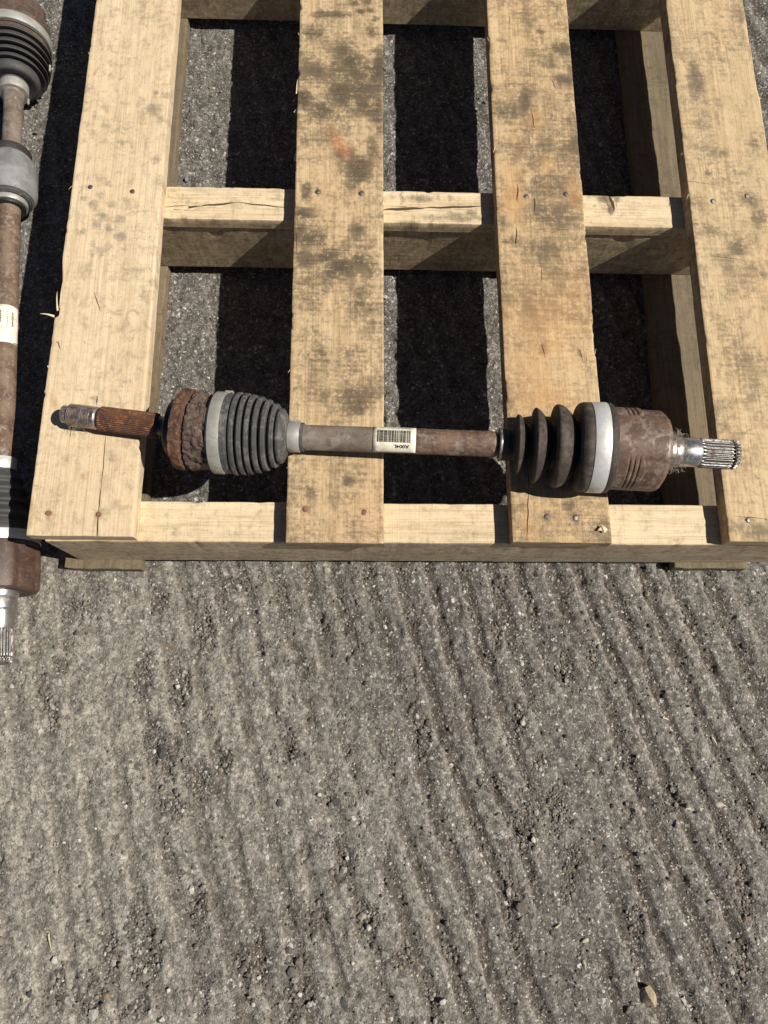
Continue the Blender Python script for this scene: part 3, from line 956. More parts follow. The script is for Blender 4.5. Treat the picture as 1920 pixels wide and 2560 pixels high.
def L6(x): return 100 + x * .434
def R8(x): return 1200 + x * .434


# left stub: threaded end, splines
s0, s1 = sx(L6(106), .011), sx(L6(312), .0145)
prof = [(s0, .0085), (s0 + .0015, .0112), (s0 + .009, .0114), (s0 + .0095, .0128)]
nth = 15
a0 = s0 + .010; a1 = s1 - .0075
for i in range(nth):
    u0 = a0 + (a1 - a0) * i / nth; du = (a1 - a0) / nth
    prof += [(u0 + du * .1, .0133), (u0 + du * .45, .0146), (u0 + du * .6, .0146), (u0 + du * .95, .0133)]
prof += [(a1 + .001, .0143), (s1 - .002, .0146), (s1, .0128)]
lathe('threaded_end', AX, prof, M_steel_rusty, shaft, SO, 64, fn=crust(.0003, 200, 500, 4))
sA, sB = sx(L6(312), .0145), sx(L6(662), .0158)
prof = [(sA, .0120), (sA + .0015, .0128), (sA + .003, .0150), (sA + .0045, .0158)] + [(v, .0160) for v in np.linspace(sA + .006, sB - .001, 26)] + [(sB, .0150), (sB + .0005, .0125)]
lathe('splined_stub', AX, prof, M_rust_spline, shaft, SO, 360, fn=teeth(36, .0013, 1.6, sA + .004, sB + .001, .0005, 9), ang=60)
sC = sx(L6(765), .036)
lathe('stub_neck', AX, [(sB + .0005, .0125), (sB + .006, .0125), (sB + .010, .015), (sB + .014, .024), (sB + .017, .034), (sB + .019, .0365), (sC, .037), (sC + .004, .039)], M_darkmetal, shaft, SO, 80)
# toothed rust ring and crusted housing
sD0, sD1 = sx(L6(752), .050), sx(L6(822), .050)
lathe('rust_ring', AX, [(sD0 - .0005, .036), (sD0, .0485)] + [(v, .0508) for v in np.linspace(sD0 + .0012, sD1 - .0012, 10)] + [(sD1, .0485), (sD1 + .0003, .040)],
      M_rust_heavy, shaft, SO, 240, fn=crust(.0024, 110, 320, 21))
sE0, sE1 = sD1, sx(L6(968), .048)
lathe('joint_housing', AX, [(sE0 - .002, .040), (sE0, .0425), (sE0 + .0022, .0432)] + [(v, .0468 + .0008 * math.sin((v - sE0) * 190)) for v in np.linspace(sE0 + .0034, sE1 - .001, 30)] + [(sE1 + .001, .045)],
      M_rust_crust, shaft, SO, 260, fn=crust(.0058, 70, 230, 31, .05))
# big clamp
sF0, sF1 = sx(L6(968), .0515), sx(L6(1040), .0515)
lathe('rubber_rim', AX, band(sF0 - .0012, sF1 + .009, .0502, .001), M_rubber_grey, shaft, SO, 110)
c1 = lathe('boot_clamp', AX, band(sF0 + .0008, sF1, .0516, .0005), M_clamp, shaft, SO, 110)


def clamp_ear(ax, s, ang, r, w, l, h, mat, parent, origin, name='crimp_ear'):
    """folded ear of a band clamp: a small raised loop"""
    V = []; F = []
    pr = [(-l, 0), (-l * .8, h * .8), (-l * .4, h), (l * .4, h), (l * .8, h * .8), (l, 0)]
    n = len(pr)
    for k in (0, 1):
        for (a, hh) in pr:
            V.append(ax.at(np.array(s + (k - .5) * w), np.array(ang + a / r), np.array(r + hh - .0003)))
    for i in range(n - 1):
        F.append((i, i + 1, n + i + 1, n + i))
    F.append(tuple(range(n))[::-1]); F.append(tuple(range(n, 2 * n)))
    return link(name, new_mesh(name, np.array(V) - origin, F, mat, False), parent)


clamp_ear(AX, sx(L6(1030), .0516), -1.40, .0516, .009, .006, .003, M_clamp, c1, SO * 0 + SO)
# grey bellows
pk = [(1075, .0505, 0), (1088, .0478, 1), (1105, .0522, 0), (1128, .0425, 1), (1150, .0512, 0), (1172, .0410, 1), (1193, .0498, 0), (1216, .0390, 1), (1240, .0478, 0),
      (1262, .0362, 1), (1287, .0448, 0), (1311, .0325, 1), (1335, .0402, 0), (1352, .0295, 1), (1372, .0348, 0)]
pts = [(sF1 + .006, .0498), (sx(L6(1062), .05), .0502)]
for x, r, v in pk[1:]:
    s = sx(L6(x), r)
    if v:
        pts += [(s, r)]
    else:
        pts += [(s - .0022, r - .0007), (s + .0010, r - .0001), (s + .0034, r - .0014)]
pts += [(sx(L6(1392), .033), .0322), (sx(L6(1410), .028), .0262), (sx(L6(1424), .02), .0185), (sx(L6(1436), .018), .0172)]
lathe('rubber_boot', AX, catmull(pts, 5), M_rubber_grey, shaft, SO, 120, ang=None)
g0, g1 = sx(L6(1424), .019), sx(L6(1500), .019)
lathe('rubber_neck', AX, band(g0 - .003, g1 + .0035, .0182, .0007), M_rubber_grey, shaft, SO, 80)
c2 = lathe('boot_clamp', AX, band(g0 + .0005, g1 - .001, .0194, .0004), M_clamp, shaft, SO, 80)
clamp_ear(AX, (g0 + g1) / 2, -1.3, .0194, .012, .005, .002, M_clamp, c2, SO)
# tube
t0 = g1; t1 = sx(680 + 1575 * .3617, .016)
lab0, lab1 = sx(680 + 702 * .3617, .016), sx(680 + 1000 * .3617, .016)
lathe('shaft_tube', AX, [(t0 - .004, .0160)] + [(v, .0158) for v in np.linspace(t0, lab1, 60)], M_tube, shaft, SO, 72, fn=crust(.0004, 120, 300, 44), cap=False)
lathe('shaft_tube', AX, [(v, .0160) for v in np.linspace(lab1, t1 - .006, 50)] + [(t1 - .003, .0158), (t1 - .0008, .0146), (t1, .012), (t1 + .0002, .0105), (t1 + .030, .0105)],
      M_tube_rusty, shaft, SO, 90, fn=crust(.0009, 130, 330, 48), cap=False)
# right boot
h0 = sx(R8(140), .020); h1 = sx(R8(198), .019)
lathe('boot_clamp', AX, band(h0 - .0032, h0 + .0002, .0208, .0005), M_steel_rusty, shaft, SO, 80)
rb = lambda x, r: (sx(R8(x), r), r)
pts = [(h0 - .001, .0186), (h0 + .002, .0200), (h1 - .004, .0202), (h1 - .001, .0192), rb(214, .0205), rb(232, .0300), rb(243, .0362), rb(256, .0378), rb(270, .0352), rb(285, .0290), rb(305, .0222),
       rb(322, .0290), rb(338, .0370), rb(355, .0448), rb(374, .0464), rb(398, .0410), rb(418, .0335), rb(440, .0268), rb(458, .0310), rb(470, .0430), rb(486, .0495), rb(510, .0515),
       rb(545, .0485), rb(575, .0395), rb(594, .0330), rb(606, .0375), rb(612, .0455), rb(622, .0500), rb(634, .0526), rb(652, .0545)]
lathe('rubber_boot', AX, catmull(pts, 6) + [rb(668, .0552), rb(700, .0552), rb(702, .0538), rb(800, .0538), rb(804, .0550), rb(830, .0548), rb(834, .0530), rb(838, .0500)],
      M_rubber_black, shaft, SO, 128, ang=60)
c3 = lathe('boot_clamp', AX, band(rb(704, .055)[0], rb(800, .055)[0], .0556, .0005), M_clamp_bright, shaft, SO, 128)

# cup
k0 = rb(832, .05)[0]; k1 = rb(1128, .045)[0]
grv = [rb(900, .0505)[0], rb(925, .0505)[0], rb(950, .0505)[0]]
prof = [(k0 - .001, .0500)] + [(v, .0505) for v in np.linspace(k0, k1 - .008, 130)]
prof += [(k1 - .005, .0498), (k1 - .002, .0475), (k1 - .0003, .0445), (k1, .0425), (k1 + .0015, .030), (k1 + .002, .022)]
kst = rb(985, .05)[0]


def cupfn(s, t, r):
    lobe = -np.cos(3 * t)
    on = sstep(-.1, .35, lobe)
    m_ = sstep(kst - .001, kst + .001, s + .004 * (1 - sstep(-.1, .8, lobe)))
    rr = r - .0019 * on * m_ * (r > .03)
    for gx in grv:
        rr = rr - .0013 * np.exp(-((s - gx) / .0009) ** 2) * on
    return rr + .0004 * (fbm(s * 200, t * 9, seed=61, octv=3) - .5)


lathe('joint_cup', AX, prof, M_rust_cup, shaft, SO, 220, fn=cupfn, ang=40)
n0, n1, n2, n3 = rb(1132, .02)[0], rb(1185, .018)[0], rb(1292, .018)[0], rb(1478, .018)[0]
lathe('neck', AX, [(k1, .024), (n0, .0235), (n0 + .003, .0205), (n1 - .004, .0200), (n1, .0178)], M_steel_rusty, shaft, SO, 72, fn=crust(.0009, 200, 400, 66))
lathe('bearing_journal', AX, [(n1 - .002, .0172), (n1, .0180), (n2 - .004, .0180), (n2, .0172), (n2 + .001, .0165)], M_steel, shaft, SO, 72)
lathe('splined_end', AX, [(n2, .0165), (n2 + .002, .0178)] + [(v, .0184) for v in np.linspace(n2 + .004, n3 - .001, 16)] + [(n3, .0180), (n3 + .0005, .0155), (n3 + .002, .0155),
      (n3 + .0025, .0180)] + [(v, .0183) for v in np.linspace(n3 + .0035, n3 + .0065, 4)] + [(n3 + .0085, .0165), (n3 + .009, .0145)], M_steel_spline, shaft, SO, 336,
      fn=teeth(24, .0030, 1.6, n2 + .001, n3 + .02), ang=60)
lathe('retaining_ring', AX, band(n3 + .0006, n3 + .0019, .0176, .0003), M_darkmetal, shaft, SO, 60)


# ---- paper labels with print
def bent_patch(ax, s0, s1, a0, a1, r, mat, name, parent, origin, ns=10, na=24):
    s = np.linspace(s0, s1, ns); a = np.linspace(a0, a1, na)
    Sg, Ag = np.meshgrid(s, a, indexing='ij')
    wob = r + .00012 * noise(Sg * 200, Ag * 8, seed=5)
    V = ax.at(Sg, Ag, wob).reshape(-1, 3) - origin
    me = new_mesh(name, V, grid_faces(ns, na), mat, True)
    import bmesh
    bm = bmesh.new(); bm.from_mesh(me); bmesh.ops.solidify(bm, geom=bm.faces[:], thickness=.0001); bm.to_mesh(me); bm.free()
    return link(name, me, parent)


def bent_print(ax, quads, r, name, parent, origin):
    """quads = list of (s0,s1,a0,a1)"""
    V = []; F = []
    for (u0, u1, b0, b1) in quads:
        na = 6
        base = len(V)
        for i in range(na):
            a = b0 + (b1 - b0) * i / (na - 1)
            for u in (u0, u1):
                V.append(ax.at(np.array(u), np.array(a), np.array(r)))
        for i in range(na - 1):
            F.append((base + 2 * i, base + 2 * i + 1, base + 2 * i + 3, base + 2 * i + 2))
    return link(name, new_mesh(name, np.array(V) - origin, F, M_ink, True), parent)


def bent_text(ax, body, size, s_start, ang_mid, r, name, parent, origin, sdir=-1, adir=-1, width=None, bold=.0):
    """text runs along sdir * axis; letter tops point towards adir * angle"""
    cu = bpy.data.curves.new(name + '_curve', 'FONT')
    cu.body = body; cu.size = 1; cu.resolution_u = 3; cu.offset = bold
    tmp = bpy.data.objects.new(name + '_tmp', cu)
    scene.collection.objects.link(tmp)
    dg = bpy.context.evaluated_depsgraph_get(); dg.update()
    me = bpy.data.meshes.new_from_object(tmp.evaluated_get(dg))
    bpy.data.objects.remove(tmp); bpy.data.curves.remove(cu)
    n = len(me.vertices)
    co = np.zeros(n * 3); me.vertices.foreach_get('co', co); co = co.reshape(-1, 3)
    x = co[:, 0] - co[:, 0].min(); y = co[:, 1]
    w = x.max(); hgt = .70
    wid = width if width else w * size
    S_ = s_start + sdir * x / w * wid
    A_ = ang_mid + adir * (y / hgt - .5) * size / r
    P = ax.at(S_, A_, np.full(n, r)) - origin
    me.vertices.foreach_set('co', P.astype(np.float32).ravel())
    me.materials.clear(); me.materials.append(M_ink); me.update(); me.name = name
    return link(name, me, parent)


# angle + is towards `side` = t x up ; for this axis t=+x so side = (1,0,0)x(0,0,1) = (0,-1,0): + is towards the camera's lower edge
lab = bent_patch(AX, lab0, lab1, -1.35, 1.45, .0163, M_label, 'paper_label', shaft, SO)
lab['label'] = 'cream paper label with barcode, printed upside down'
rr = np.random.default_rng(3)
quads = []
bx0 = lab0 + (lab1 - lab0) * .10; bx1 = lab0 + (lab1 - lab0) * .89
u = bx0
while u < bx1:
    w = rr.choice([.00028, .00028, .0006, .0009])
    quads.append((u, min(u + w, bx1), -.50, .48))
    u += w + rr.choice([.00032, .00035, .0007])
bent_print(AX, quads, .01665, 'barcode', lab, SO)
bent_text(AX, 'A004LSC0TS11V5', .0022, lab0 + (lab1 - lab0) * .89, -.80, .01665, 'lettering', lab, SO, -1, 1, (lab1 - lab0) * .74)
bent_text(AX, 'A004L', .0046, lab0 + (lab1 - lab0) * .85, .80, .01665, 'lettering', lab, SO, -1, 1, (lab1 - lab0) * .36, .02)

# ---- the long drive shaft on the ground at the left
GZ = .056
gp = [at(42, 20, GZ), at(34, 250, GZ), at(24, 500, GZ), at(4, 1130, GZ), at(0, 1400, GZ), at(-4, 1640, GZ)]
GX = Axis(gp, 1, .010)
GO = np.array([gp[3][0], .6, 0.0])
long = empty('drive_shaft', GO)
tag(long, 'long drive shaft with dark bellows lying on the concrete beside the pallet', 'drive shaft')


def gy(py, r=.02):
    return at(22, py, GZ + r)[1]


def gl(name, pts, mat, n=96, **kw):
    return lathe(name, GX, sorted(pts, key=lambda p: 0) if False else pts, mat, long, GO, n, **kw)


def gb(pa, pb, r, b=.0006):
    a, c = sorted((gy(pa, r), gy(pb, r)))
    return band(a, c, r, b)


yt = gy(58, .055)
gl('joint_housing', [(yt + .085, .030), (yt + .083, .045), (yt + .07, .047), (yt + .06, .047), (yt + .052, .053), (yt + .03, .0545), (yt + .010, .0535), (yt - .004, .053)], M_rust_crust, 200, fn=crust(.0016, 90, 260, 71))
gl('boot_clamp', gb(22, 42, .0562), M_clamp_white if False else M_clamp, 120)
pts = []
ys_ = [(44, .0545), (50, .0550), (56, .0475), (64, .0562), (72, .0470), (81, .0558), (90, .0455), (99, .0545), (108, .0435), (117, .0518), (126, .0400), (135, .0475), (143, .0385),
       (151, .0400), (160, .0385), (170, .0345), (178, .0270), (184, .0215), (190, .0208)]
for y, r in ys_:
    pts.append((gy(y, r), r))
gl('rubber_boot', catmull(pts, 6), M_rubber_dark, 120, ang=None)
cc = gl('boot_clamp', gb(188, 209, .0225), M_clamp, 90)
gl('shaft_tube', [(gy(205), .0165), (gy(225), .0160), (gy(245), .0145), (gy(356), .0145)], M_tube, 72, cap=False)
# damper / bearing
gl('dark_collar', gb(349, 372, .030, .001), M_darkmetal, 90)
gl('damper', [(gy(366, .028), .028), (gy(370, .034), .034), (gy(378, .0385), .0385), (gy(390, .0400), .0400), (gy(438, .0402), .0402), (gy(452, .0390), .0390), (gy(462, .036), .036), (gy(466, .033), .033)], M_damper, 120)
gl('bearing_ring', [(gy(462, .033), .033), (gy(470, .0325), .0325), (gy(477, .0295), .0295), (gy(479, .0275), .0275)], M_rubber_grey, 100)
gl('bearing_ring', gb(474, 491, .0268, .0008), M_clamp, 100)
gl('bearing_seal', gb(490, 500, .0242, .001), M_black, 90)
la, lb = gy(758), gy(852)
gl('shaft_tube', [(gy(496), .0170)] + [(v, .0166) for v in np.linspace(gy(506), gy(1150), 120)], M_tube_long, 84, fn=crust(.0005, 120, 300, 81), cap=False)
gl('boot_clamp', gb(1138, 1168, .0198, .0005), M_clamp_bright, 90)
pts = [(gy(1166), .0190), (gy(1176), .0205)]
fr_ = [(1190, .0290), (1202, .0255), (1216, .0350), (1230, .0300), (1246, .0415), (1260, .0345), (1276, .0470), (1290, .0400), (1300, .0450), (1318, .0505)]
for y, r in fr_:
    pts.append((gy(y, r), r))
gl('rubber_boot', catmull(pts, 6), M_rubber_dark, 120, ang=None)
gl('rubber_rim', gb(1312, 1356, .0500, .001), M_rubber_dark, 120)
gl('boot_clamp', gb(1320, 1346, .0515, .0005), M_clamp_bright, 120)
ya, yb = gy(1352), gy(1478)


def cup2(s, t, r):
    lobe = np.cos(3 * (t - .25))
    return r - .0045 * sstep(.1, -.5, lobe) * (r > .03)


gl('joint_cup', [(ya + .003, .050), (ya, .0505), (ya - .03, .0508), (yb + .010, .0505), (yb + .002, .0492), (yb, .047), (yb - .001, .040), (yb + .002, .034), (yb + .001, .024)], M_rust_cup_dark, 150, fn=cup2, ang=30)
gl('bearing_journal', [(yb + .004, .0245), (yb - .006, .0240), (yb - .008, .0225), (gy(1500), .0230), (gy(1520), .0228), (gy(1524), .0200), (gy(1562), .0195), (gy(1572), .0172)], M_steel, 84)
e0, e1 = gy(1568), gy(1642)
gl('splined_end', [(e0 + .002, .0165), (e0, .0175)] + [(v, .0182) for v in np.linspace(e0 - .002, e1 + .001, 12)] + [(e1, .0175), (e1 - .0004, .0150), (e1 - .0020, .0150), (e1 - .0024, .0172), (e1 - .0075, .0172), (e1 - .009, .0150)],
   M_steel_spline, 312, fn=teeth(24, .0030, 1.6, min(e0, e1) - .02, max(e0, e1) + .001), ang=60)
# clamp pins sticking out towards the pallet
for py, rr_, ln in ((150, .0555, .012), (232, .0222, .010)):
    s = gy(py)
    c, t_, sd, up = GX.frame(np.array(s))
    sgn = 1 if sd[0] > 0 else -1
    for off in (0,):
        V, F = nail_mesh(3, .0022)
        p0 = c + sd * sgn * (rr_ + .0015) + up * .000
        V2 = []
        n = 10
        for k in (0, 1):
            for i in range(n):
                a = 2 * math.pi * i / n
                V2.append(p0 + t_ * (k - .5) * ln + sd * .0018 * math.cos(a) + up * .0018 * math.sin(a))
        F2 = [(i, (i + 1) % n, n + (i + 1) % n, n + i) for i in range(n)] + [tuple(range(n))[::-1], tuple(range(n, 2 * n))]
        link('clamp_pin', new_mesh('clamp_pin', np.array(V2) - GO, F2, M_clamp, True, ang=40), cc if rr_ < .03 else long)

# label of the long shaft; t = +y -> side = (0,1,0)x(0,0,1) = (1,0,0): + angle is towards the pallet
lab2 = bent_patch(GX, lb, la, -1.2, 1.75, .0171, M_label, 'paper_label', long, GO)
lab2['label'] = 'white paper label wrapped round the long shaft'
bent_text(GX, 'A004R', .0030, gy(773), .98, .01745, 'lettering', lab2, GO, -1, 1, abs(gy(773) - gy(812)), .02)
bent_text(GX, '2 J3EWD', .0019, gy(774), .56, .01745, 'lettering', lab2, GO, -1, 1, abs(gy(774) - gy(816)))
bent_text(GX, '01', .0017, gy(774), .28, .01745, 'lettering', lab2, GO, -1, 1, abs(gy(774) - gy(784)))
quads = []
u = gy(802)
while u < gy(772):
    w = rr.choice([.0004, .0007]); quads.append((u, u + w, -.25, .08)); u += w + rr.choice([.0004, .0006])
bent_print(GX, quads, .01745, 'barcode', lab2, GO)
seal = bent_patch(GX, gy(1164), gy(1145), -.35, .55, .0201, M_clamp_white, 'clamp_tab', long, GO, 4, 10)


# ------------------------------------------------------------------ fibres caught on the shaft ends
def tangle(name, label, ax, s0, s1, r, n, spread, seed, length=.02, alo=-2.2, ahi=2.2):
    rr_ = random.Random(seed)
    V = []; F = []
    for k in range(n):
        s = rr_.uniform(s0, s1); a = rr_.uniform(alo, ahi)
        p = ax.at(np.array(s), np.array(a), np.array(r * 1.0))
        c = ax.frame(np.array(s))[0]
        nrm = (p - c) / np.linalg.norm(p - c)
        d = nrm * rr_.uniform(.1, 1.0) + np.array([rr_.uniform(-1, 1), rr_.uniform(-1, 1), rr_.uniform(-.3, .5)])
        d /= np.linalg.norm(d)
        L = rr_.uniform(.3, 1) * length
        m_ = 7; w = rr_.uniform(.00011, .00022)
        q_ = p.copy()
        base = len(V)
        for i in range(m_):
            for j in range(3):
                an = j * 2.094
                V.append(q_ + np.array([math.cos(an) * w, math.sin(an) * w * .7, math.sin(an) * w]))
            d = d + np.array([rr_.uniform(-1, 1), rr_.uniform(-1, 1), rr_.uniform(-1, .6)]) * spread
            d /= np.linalg.norm(d)
            q_ = q_ + d * L / m_
            dist = np.linalg.norm((q_ - c)[1:])
            if dist < r:
                q_[1:] = c[1:] + (q_ - c)[1:] / dist * (r + .0003)
        for i in range(m_ - 1):
            for j in range(3):
                F.append((base + i * 3 + j, base + i * 3 + (j + 1) % 3, base + i * 3 + 3 + (j + 1) % 3, base + i * 3 + 3 + j))
    o = link(name, new_mesh(name, np.array(V), F, M_hair, True))
    tag(o, label, 'fibres', kind='stuff')
    return o


tangle('fibre_tangle', 'fuzzy grey tangle of fibres caught round the neck of the right splined end', AX, n0 + .001, n1 + .004, .0215, 130, .45, 5, .013)
tangle('fibre_tangle', 'few pale fibres clinging below the rusty threaded end', AX, a0, a0 + .02, .0146, 16, .35, 8, .014, .7, 2.0)

# ------------------------------------------------------------------ loose stones and gravel
import bmesh
_bm = bmesh.new(); bmesh.ops.create_icosphere(_bm, subdivisions=1, radius=1)
ICO_V = np.array([v.co[:] for v in _bm.verts]); ICO_F = np.array([[v.index for v in f.verts] for f in _bm.faces]); _bm.free()
_bm = bmesh.new(); bmesh.ops.create_icosphere(_bm, subdivisions=3, radius=1)
ICO3_V = np.array([v.co[:] for v in _bm.verts]); ICO3_F = [[v.index for v in f.verts] for f in _bm.faces]; _bm.free()


def gravel():
    N = 230000
    x = rng.uniform(-.60, .68, N); y = rng.uniform(-.45, 1.3, N)
    g, st, fr, c = groove_fields(x, y)
    clump = sstep(.5, .68, fbm(x * 16, y * 8, seed=91, octv=3))
    pit = sstep(.62, .72, fbm(x * 55, y * 48, seed=24, octv=3))
    keep = rng.random(N) < (.035 + .55 * g * (.16 + .84 * clump) + .16 * pit + .42 * clump * sstep(.45, -.3, x) * sstep(.52, .66, fbm(x * 30, y * 20, seed=95, octv=3)))
    x, y = x[keep], y[keep]
    x2 = rng.uniform(-.55, .62, 90000); y2 = rng.uniform(-.45, .2, 90000)
    k2 = rng.random(90000) < nest_field(x2, y2) * .75
    n_a = len(x)
    x = np.concatenate([x, x2[k2]]); y = np.concatenate([y, y2[k2]])
    n = len(x)
    s = np.clip(rng.lognormal(math.log(.00100), .48, n), .00045, .0045)
    print('gravel', n)
    s[n_a:] *= 1.35
    z = ground_height(x, y) - .0028 * nest_field(x, y) + s * .3
    nv = len(ICO_V)
    ab = rng.random((n, 3)) * .6 + np.array([.75, .75, .5])
    th = rng.uniform(0, 6.28, n)
    base = ICO_V[None] * (1 + .35 * (rng.random((n, nv, 1)) - .5)) * ab[:, None, :] * s[:, None, None]
    ct, sn = np.cos(th)[:, None], np.sin(th)[:, None]
    V = np.stack([base[..., 0] * ct - base[..., 1] * sn + x[:, None], base[..., 0] * sn + base[..., 1] * ct + y[:, None], base[..., 2] + z[:, None]], -1)
    F = (ICO_F[None] + (np.arange(n) * nv)[:, None, None]).reshape(-1, 3)
    pal = np.array([(.17, .15, .125), (.11, .098, .085), (.24, .22, .19), (.34, .32, .29), (.27, .22, .16), (.07, .065, .062), (.55, .53, .49), (.30, .19, .12)])
    pi = rng.choice(len(pal), n, p=[.25, .20, .19, .13, .10, .06, .055, .015])
    col = pal[pi] * (.7 + .4 * rng.random((n, 1)))
    col = np.repeat(np.concatenate([col, np.ones((n, 1))], 1)[:, None], nv, 1).reshape(-1, 4)
    t = NT('gravel_mix')
    nn = t.noise(t.n('ShaderNodeTexCoord').outputs['Object'], 900, 3, .6)
    c_ = t.mix(t.ramp(nn, .3, .7, 0, .45), t.attr('tint').outputs['Color'], (.12, .10, .08))
    mat = t.out(c_, .8, 0, None, .3)
    me = new_mesh('gravel', V.reshape(-1, 3), F, mat, False, {'tint': ('FLOAT_COLOR', col)})
    tag(link('gravel', me), 'loose grit and tiny gravel caught in the grooves of the concrete', 'gravel', kind='stuff')
    return n


gravel()


def stone_mat(name, col):
    t = NT(name)
    co = t.n('ShaderNodeTexCoord').outputs['Object']
    n1 = t.noise(co, 260, 5, .7)
    n2 = t.noise(co, 900, 3, .7)
    c = t.mix(t.ramp(n1, .35, .68), tuple(min(1, x * 1.15) for x in col), tuple(x * .62 for x in col))
    c = t.mix(t.math('MULTIPLY', t.ramp(n2, .55, .7), .4), c, (.16, .13, .10))
    return t.out(c, .78, 0, t.bump(t.math('ADD', n1, n2), .5, .0008), .3)


SM = {'white': stone_mat('stone_white', (.52, .49, .43)), 'cream': stone_mat('stone_cream', (.42, .37, .28)), 'grey': stone_mat('stone_grey', (.22, .215, .20)),
      'dark': stone_mat('stone_dark', (.07, .066, .062)), 'tan': stone_mat('stone_tan', (.36, .29, .19)), 'brown': stone_mat('stone_brown', (.15, .12, .10)),
      'orange': stone_mat('stone_orange', (.42, .22, .11)), 'green': stone_mat('stone_green', (.26, .28, .24)), 'blue': stone_mat('stone_blue', (.13, .135, .15))}


def stone(px, py, w, h, colr, label, seed, ang=0, flat=.6, lift=.45, blocky=.0):
    rr_ = np.random.default_rng(seed)
    p = at(px, py, 0)
    k = 1 / 1715.0
    a, b = w * k * .42, h * k * .42
    c = flat * min(a, b)
    V = ICO3_V.copy()
    # chip the sphere with random planes -> faceted pebble
    for _ in range(16):
        nrm = rr_.normal(size=3); nrm /= np.linalg.norm(nrm)
        d = rr_.uniform(.52, .88)
        dist = V @ nrm
        V = V - np.maximum(dist - d, 0)[:, None] * nrm
    V = V * (1 + .05 * (noise(V[:, 0] * 3 + seed, V[:, 1] * 3, V[:, 2] * 3 + 50, seed=seed)[:, None] - .5))
    V = V * np.array([a, b, c]) * 1.12
    ca, sa = math.cos(ang), math.sin(ang)
    V = np.stack([V[:, 0] * ca - V[:, 1] * sa, V[:, 0] * sa + V[:, 1] * ca, V[:, 2]], -1)
    gz = float(ground_height(np.array([p[0]]), np.array([p[1]]))[0])
    me = new_mesh('stone', V, ICO3_F, SM[colr], True, ang=28)
    o = link('stone', me, None, (p[0], p[1], gz + c * lift))
    tag(o, label, 'stone', 'loose stones on the concrete yard')


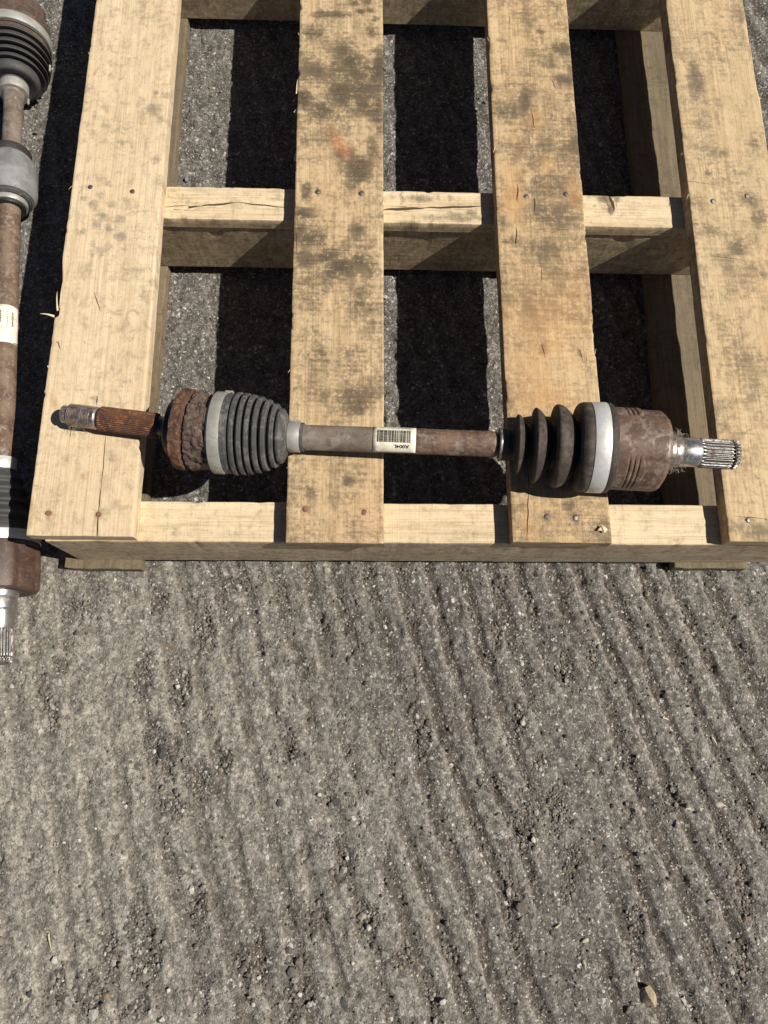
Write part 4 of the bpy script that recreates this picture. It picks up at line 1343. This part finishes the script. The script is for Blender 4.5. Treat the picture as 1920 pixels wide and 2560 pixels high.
stones = [
    (1621, 2490, 56, 50, 'tan', 'tan blocky stone casting the biggest shadow near the bottom right corner', .3, .9, .8),
    (1105, 2503, 20, 16, 'white', 'white angular pebble at the bottom edge, right of centre', .2, .7, .6),
    (1206, 2465, 13, 10, 'cream', 'small cream pebble just above right of the white bottom pebble', 0, .7, .6),
    (1216, 2487, 8, 12, 'cream', 'tiny cream pebble directly below another small cream pebble', 0, .7, .6),
    (479, 2225, 16, 22, 'white', 'upright white oval pebble in the lower left yard', .1, .7, .6),
    (312, 2017, 14, 14, 'white', 'white round pebble by a dark chip, lower left yard', .1, .7, .6),
    (240, 2180, 22, 17, 'green', 'flat grey-green pebble set in the concrete at lower left', .4, .5, .2),
    (460, 2121, 15, 17, 'green', 'greenish grey pebble at the top of a gravel strip', .2, .5, .3),
    (137, 2399, 18, 20, 'white', 'dirty white pebble half sunk near the bottom left corner', .5, .7, .4),
    (75, 2483, 15, 20, 'dark', 'dark grey oval stone close to the left bottom corner', -.3, .6, .4),
    (126, 2482, 7, 12, 'white', 'narrow white pebble right of the dark oval corner stone', 0, .6, .5),
    (362, 2428, 14, 16, 'white', 'bright round white pebble under a gravel nest, lower left', .2, .7, .6),
    (420, 2477, 12, 11, 'white', 'small squarish white pebble beside a dark pit', .4, .8, .6),
    (403, 2551, 16, 14, 'white', 'white pebble touching the bottom edge of the picture', .1, .7, .6),
    (744, 2406, 22, 26, 'brown', 'brown-grey stone at the head of the long gravel strip', .3, .6, .5),
    (749, 2489, 15, 18, 'white', 'white pebble within the gravel strip at bottom centre', .5, .7, .6),
    (860, 2513, 20, 34, 'dark', 'dark elongated stone tilted in a hollow at bottom centre', .5, .5, .3),
    (647, 2447, 13, 11, 'white', 'white pebble left of the brown-grey stone', .2, .7, .6),
    (920, 2319, 18, 18, 'white', 'off-white stone in a gravel pocket left of centre line', .6, .7, .6),
    (882, 2408, 12, 12, 'white', 'bluish white pebble in a small hole at bottom centre', .1, .7, .6),
    (840, 2003, 30, 24, 'dark', 'large dark stone sunk in a round hollow at the middle of the yard', .0, .5, .1),
    (867, 2148, 14, 14, 'white', 'white grit pebble between the sunk dark stone and the bottom strip', .3, .7, .5),
    (372, 2290, 12, 10, 'grey', 'grey chip on the rim of the left gravel strip', .3, .7, .5),
    (222, 2304, 13, 10, 'dark', 'dark chip with a pale edge at lower left', .8, .7, .5),
    (1272, 2232, 14, 24, 'white', 'tall white stone lying in a groove, right of centre', .1, .7, .6),
    (1333, 2099, 16, 20, 'white', 'white stone in the groove below the dark gravel trail', .3, .7, .6),
    (1196, 2205, 12, 8, 'white', 'flat white flake on a smooth ridge near the centre', .0, .6, .6),
    (1780, 2256, 26, 20, 'grey', 'grey stone wedged in a groove at lower right', -.2, .7, .6),
    (1728, 2022, 26, 16, 'cream', 'pale flat stone embedded in a ridge on the right', -.1, .5, .1),
    (1805, 2013, 30, 16, 'cream', 'wide pale stone embedded beside the right edge grooves', -.1, .5, .1),
    (1894, 2351, 10, 15, 'tan', 'tan pebble at the right edge, lower yard', -.3, .7, .6),
    (1307, 2267, 34, 30, 'brown', 'brown flat slab stone with a deep shadow on its left', .1, .5, .5),
    (1462, 2350, 24, 12, 'cream', 'pale cap stone on the lip of a dark hollow', .1, .6, .4),
    (444, 1716, 15, 15, 'white', 'bright white pebble in gravel below the left deck board', .2, .8, .7),
    (168, 1708, 13, 10, 'cream', 'cream pebble right of the long shaft splined tip', .0, .7, .6),
    (175, 1861, 16, 12, 'cream', 'cream three-cornered pebble at the left, mid yard', .5, .7, .6),
    (405, 1880, 34, 38, 'dark', 'big dark stone in a gravel pocket, left of centre', .3, .5, .25),
    (415, 1621, 9, 11, 'orange', 'little orange pebble alone below the left of the pallet', .0, .7, .6),
    (815, 1573, 22, 14, 'dark', 'dark wedge of stone below the second deck board', .0, .6, .4),
    (639, 1711, 16, 22, 'blue', 'dark bluish stone in a groove below the second board', .3, .7, .5),
    (935, 1465, 10, 10, 'white', 'white pebble just below the pallet front edge', .0, .7, .6),
    (81, 1509, 12, 9, 'cream', 'cream pebble right of the long shaft journal', .2, .7, .6),
    (286, 1449, 10, 12, 'white', 'white pebble just below the left bottom board end', .2, .7, .6),
    (382, 1461, 12, 9, 'cream', 'cream flake right of the left bottom board end', .7, .6, .6),
    (1264, 1569, 8, 18, 'cream', 'pale slim flake in the dark patch below the third board', -.3, .5, .3),
    (1417, 1702, 14, 16, 'green', 'greenish pebble at the foot of the dark gravel nest', .0, .7, .5),
    (1307, 1806, 18, 18, 'white', 'white angular chip at the foot of a crack in the ridge', .4, .7, .6),
    (980, 1835, 13, 18, 'tan', 'tan upright chip at the centre of the yard', -.4, .6, .6),
    (1715, 1722, 12, 10, 'white', 'white pebble on a pale ridge at right, mid yard', .0, .7, .6),
    (1423, 1777, 20, 16, 'cream', 'pale round stone set flat in the concrete, mid right', .0, .5, .1),
    (1864, 1616, 18, 18, 'dark', 'black round stone near the right edge, upper yard', .0, .6, .4),
    (467, 451, 20, 22, 'grey', 'grey pebble beside the left bottom board, seen between deck boards', .3, .8, .8),
    (427, 1010, 8, 9, 'white', 'small white pebble on the ground above the rusty ring', .2, .8, .7),
]
for i, (px, py, w, h, c, lab_, ang, flat, lift) in enumerate(stones):
    stone(px, py, w, h, c, lab_, 100 + i, ang, flat, lift)


def straw(px0, py0, px1, py1, w, label, flat=True, mat=None):
    a = at(px0, py0, .0035); b = at(px1, py1, .0035)
    a[2] = float(ground_height(a[:1], a[1:2])[0]) + .002; b[2] = float(ground_height(b[:1], b[1:2])[0]) + .003
    o = sliver(None, a, b, w, mat or M_splinter, np.zeros(3), 'wood_chip', .001)
    tag(o, label, 'wood chip', 'wood chips on the concrete yard')


straw(1712, 2498, 1722, 2522, .0030, 'short white chip standing out at the bottom right, right of the tan stone', mat=SM['white'])
straw(1788, 1843, 1800, 1866, .0013, 'thin yellow straw lying in a groove at mid right')
straw(1657, 1793, 1680, 1801, .0012, 'thin straw lying crosswise on a ridge at right')
straw(117, 2338, 127, 2378, .0011, 'thin pale straw near the bottom left corner')
straw(1390, 2320, 1405, 2308, .0013, 'small twig beside the pale cap stone')
straw(1462, 2402, 1466, 2428, .0010, 'pale straw lying along a ridge below the cap stone')
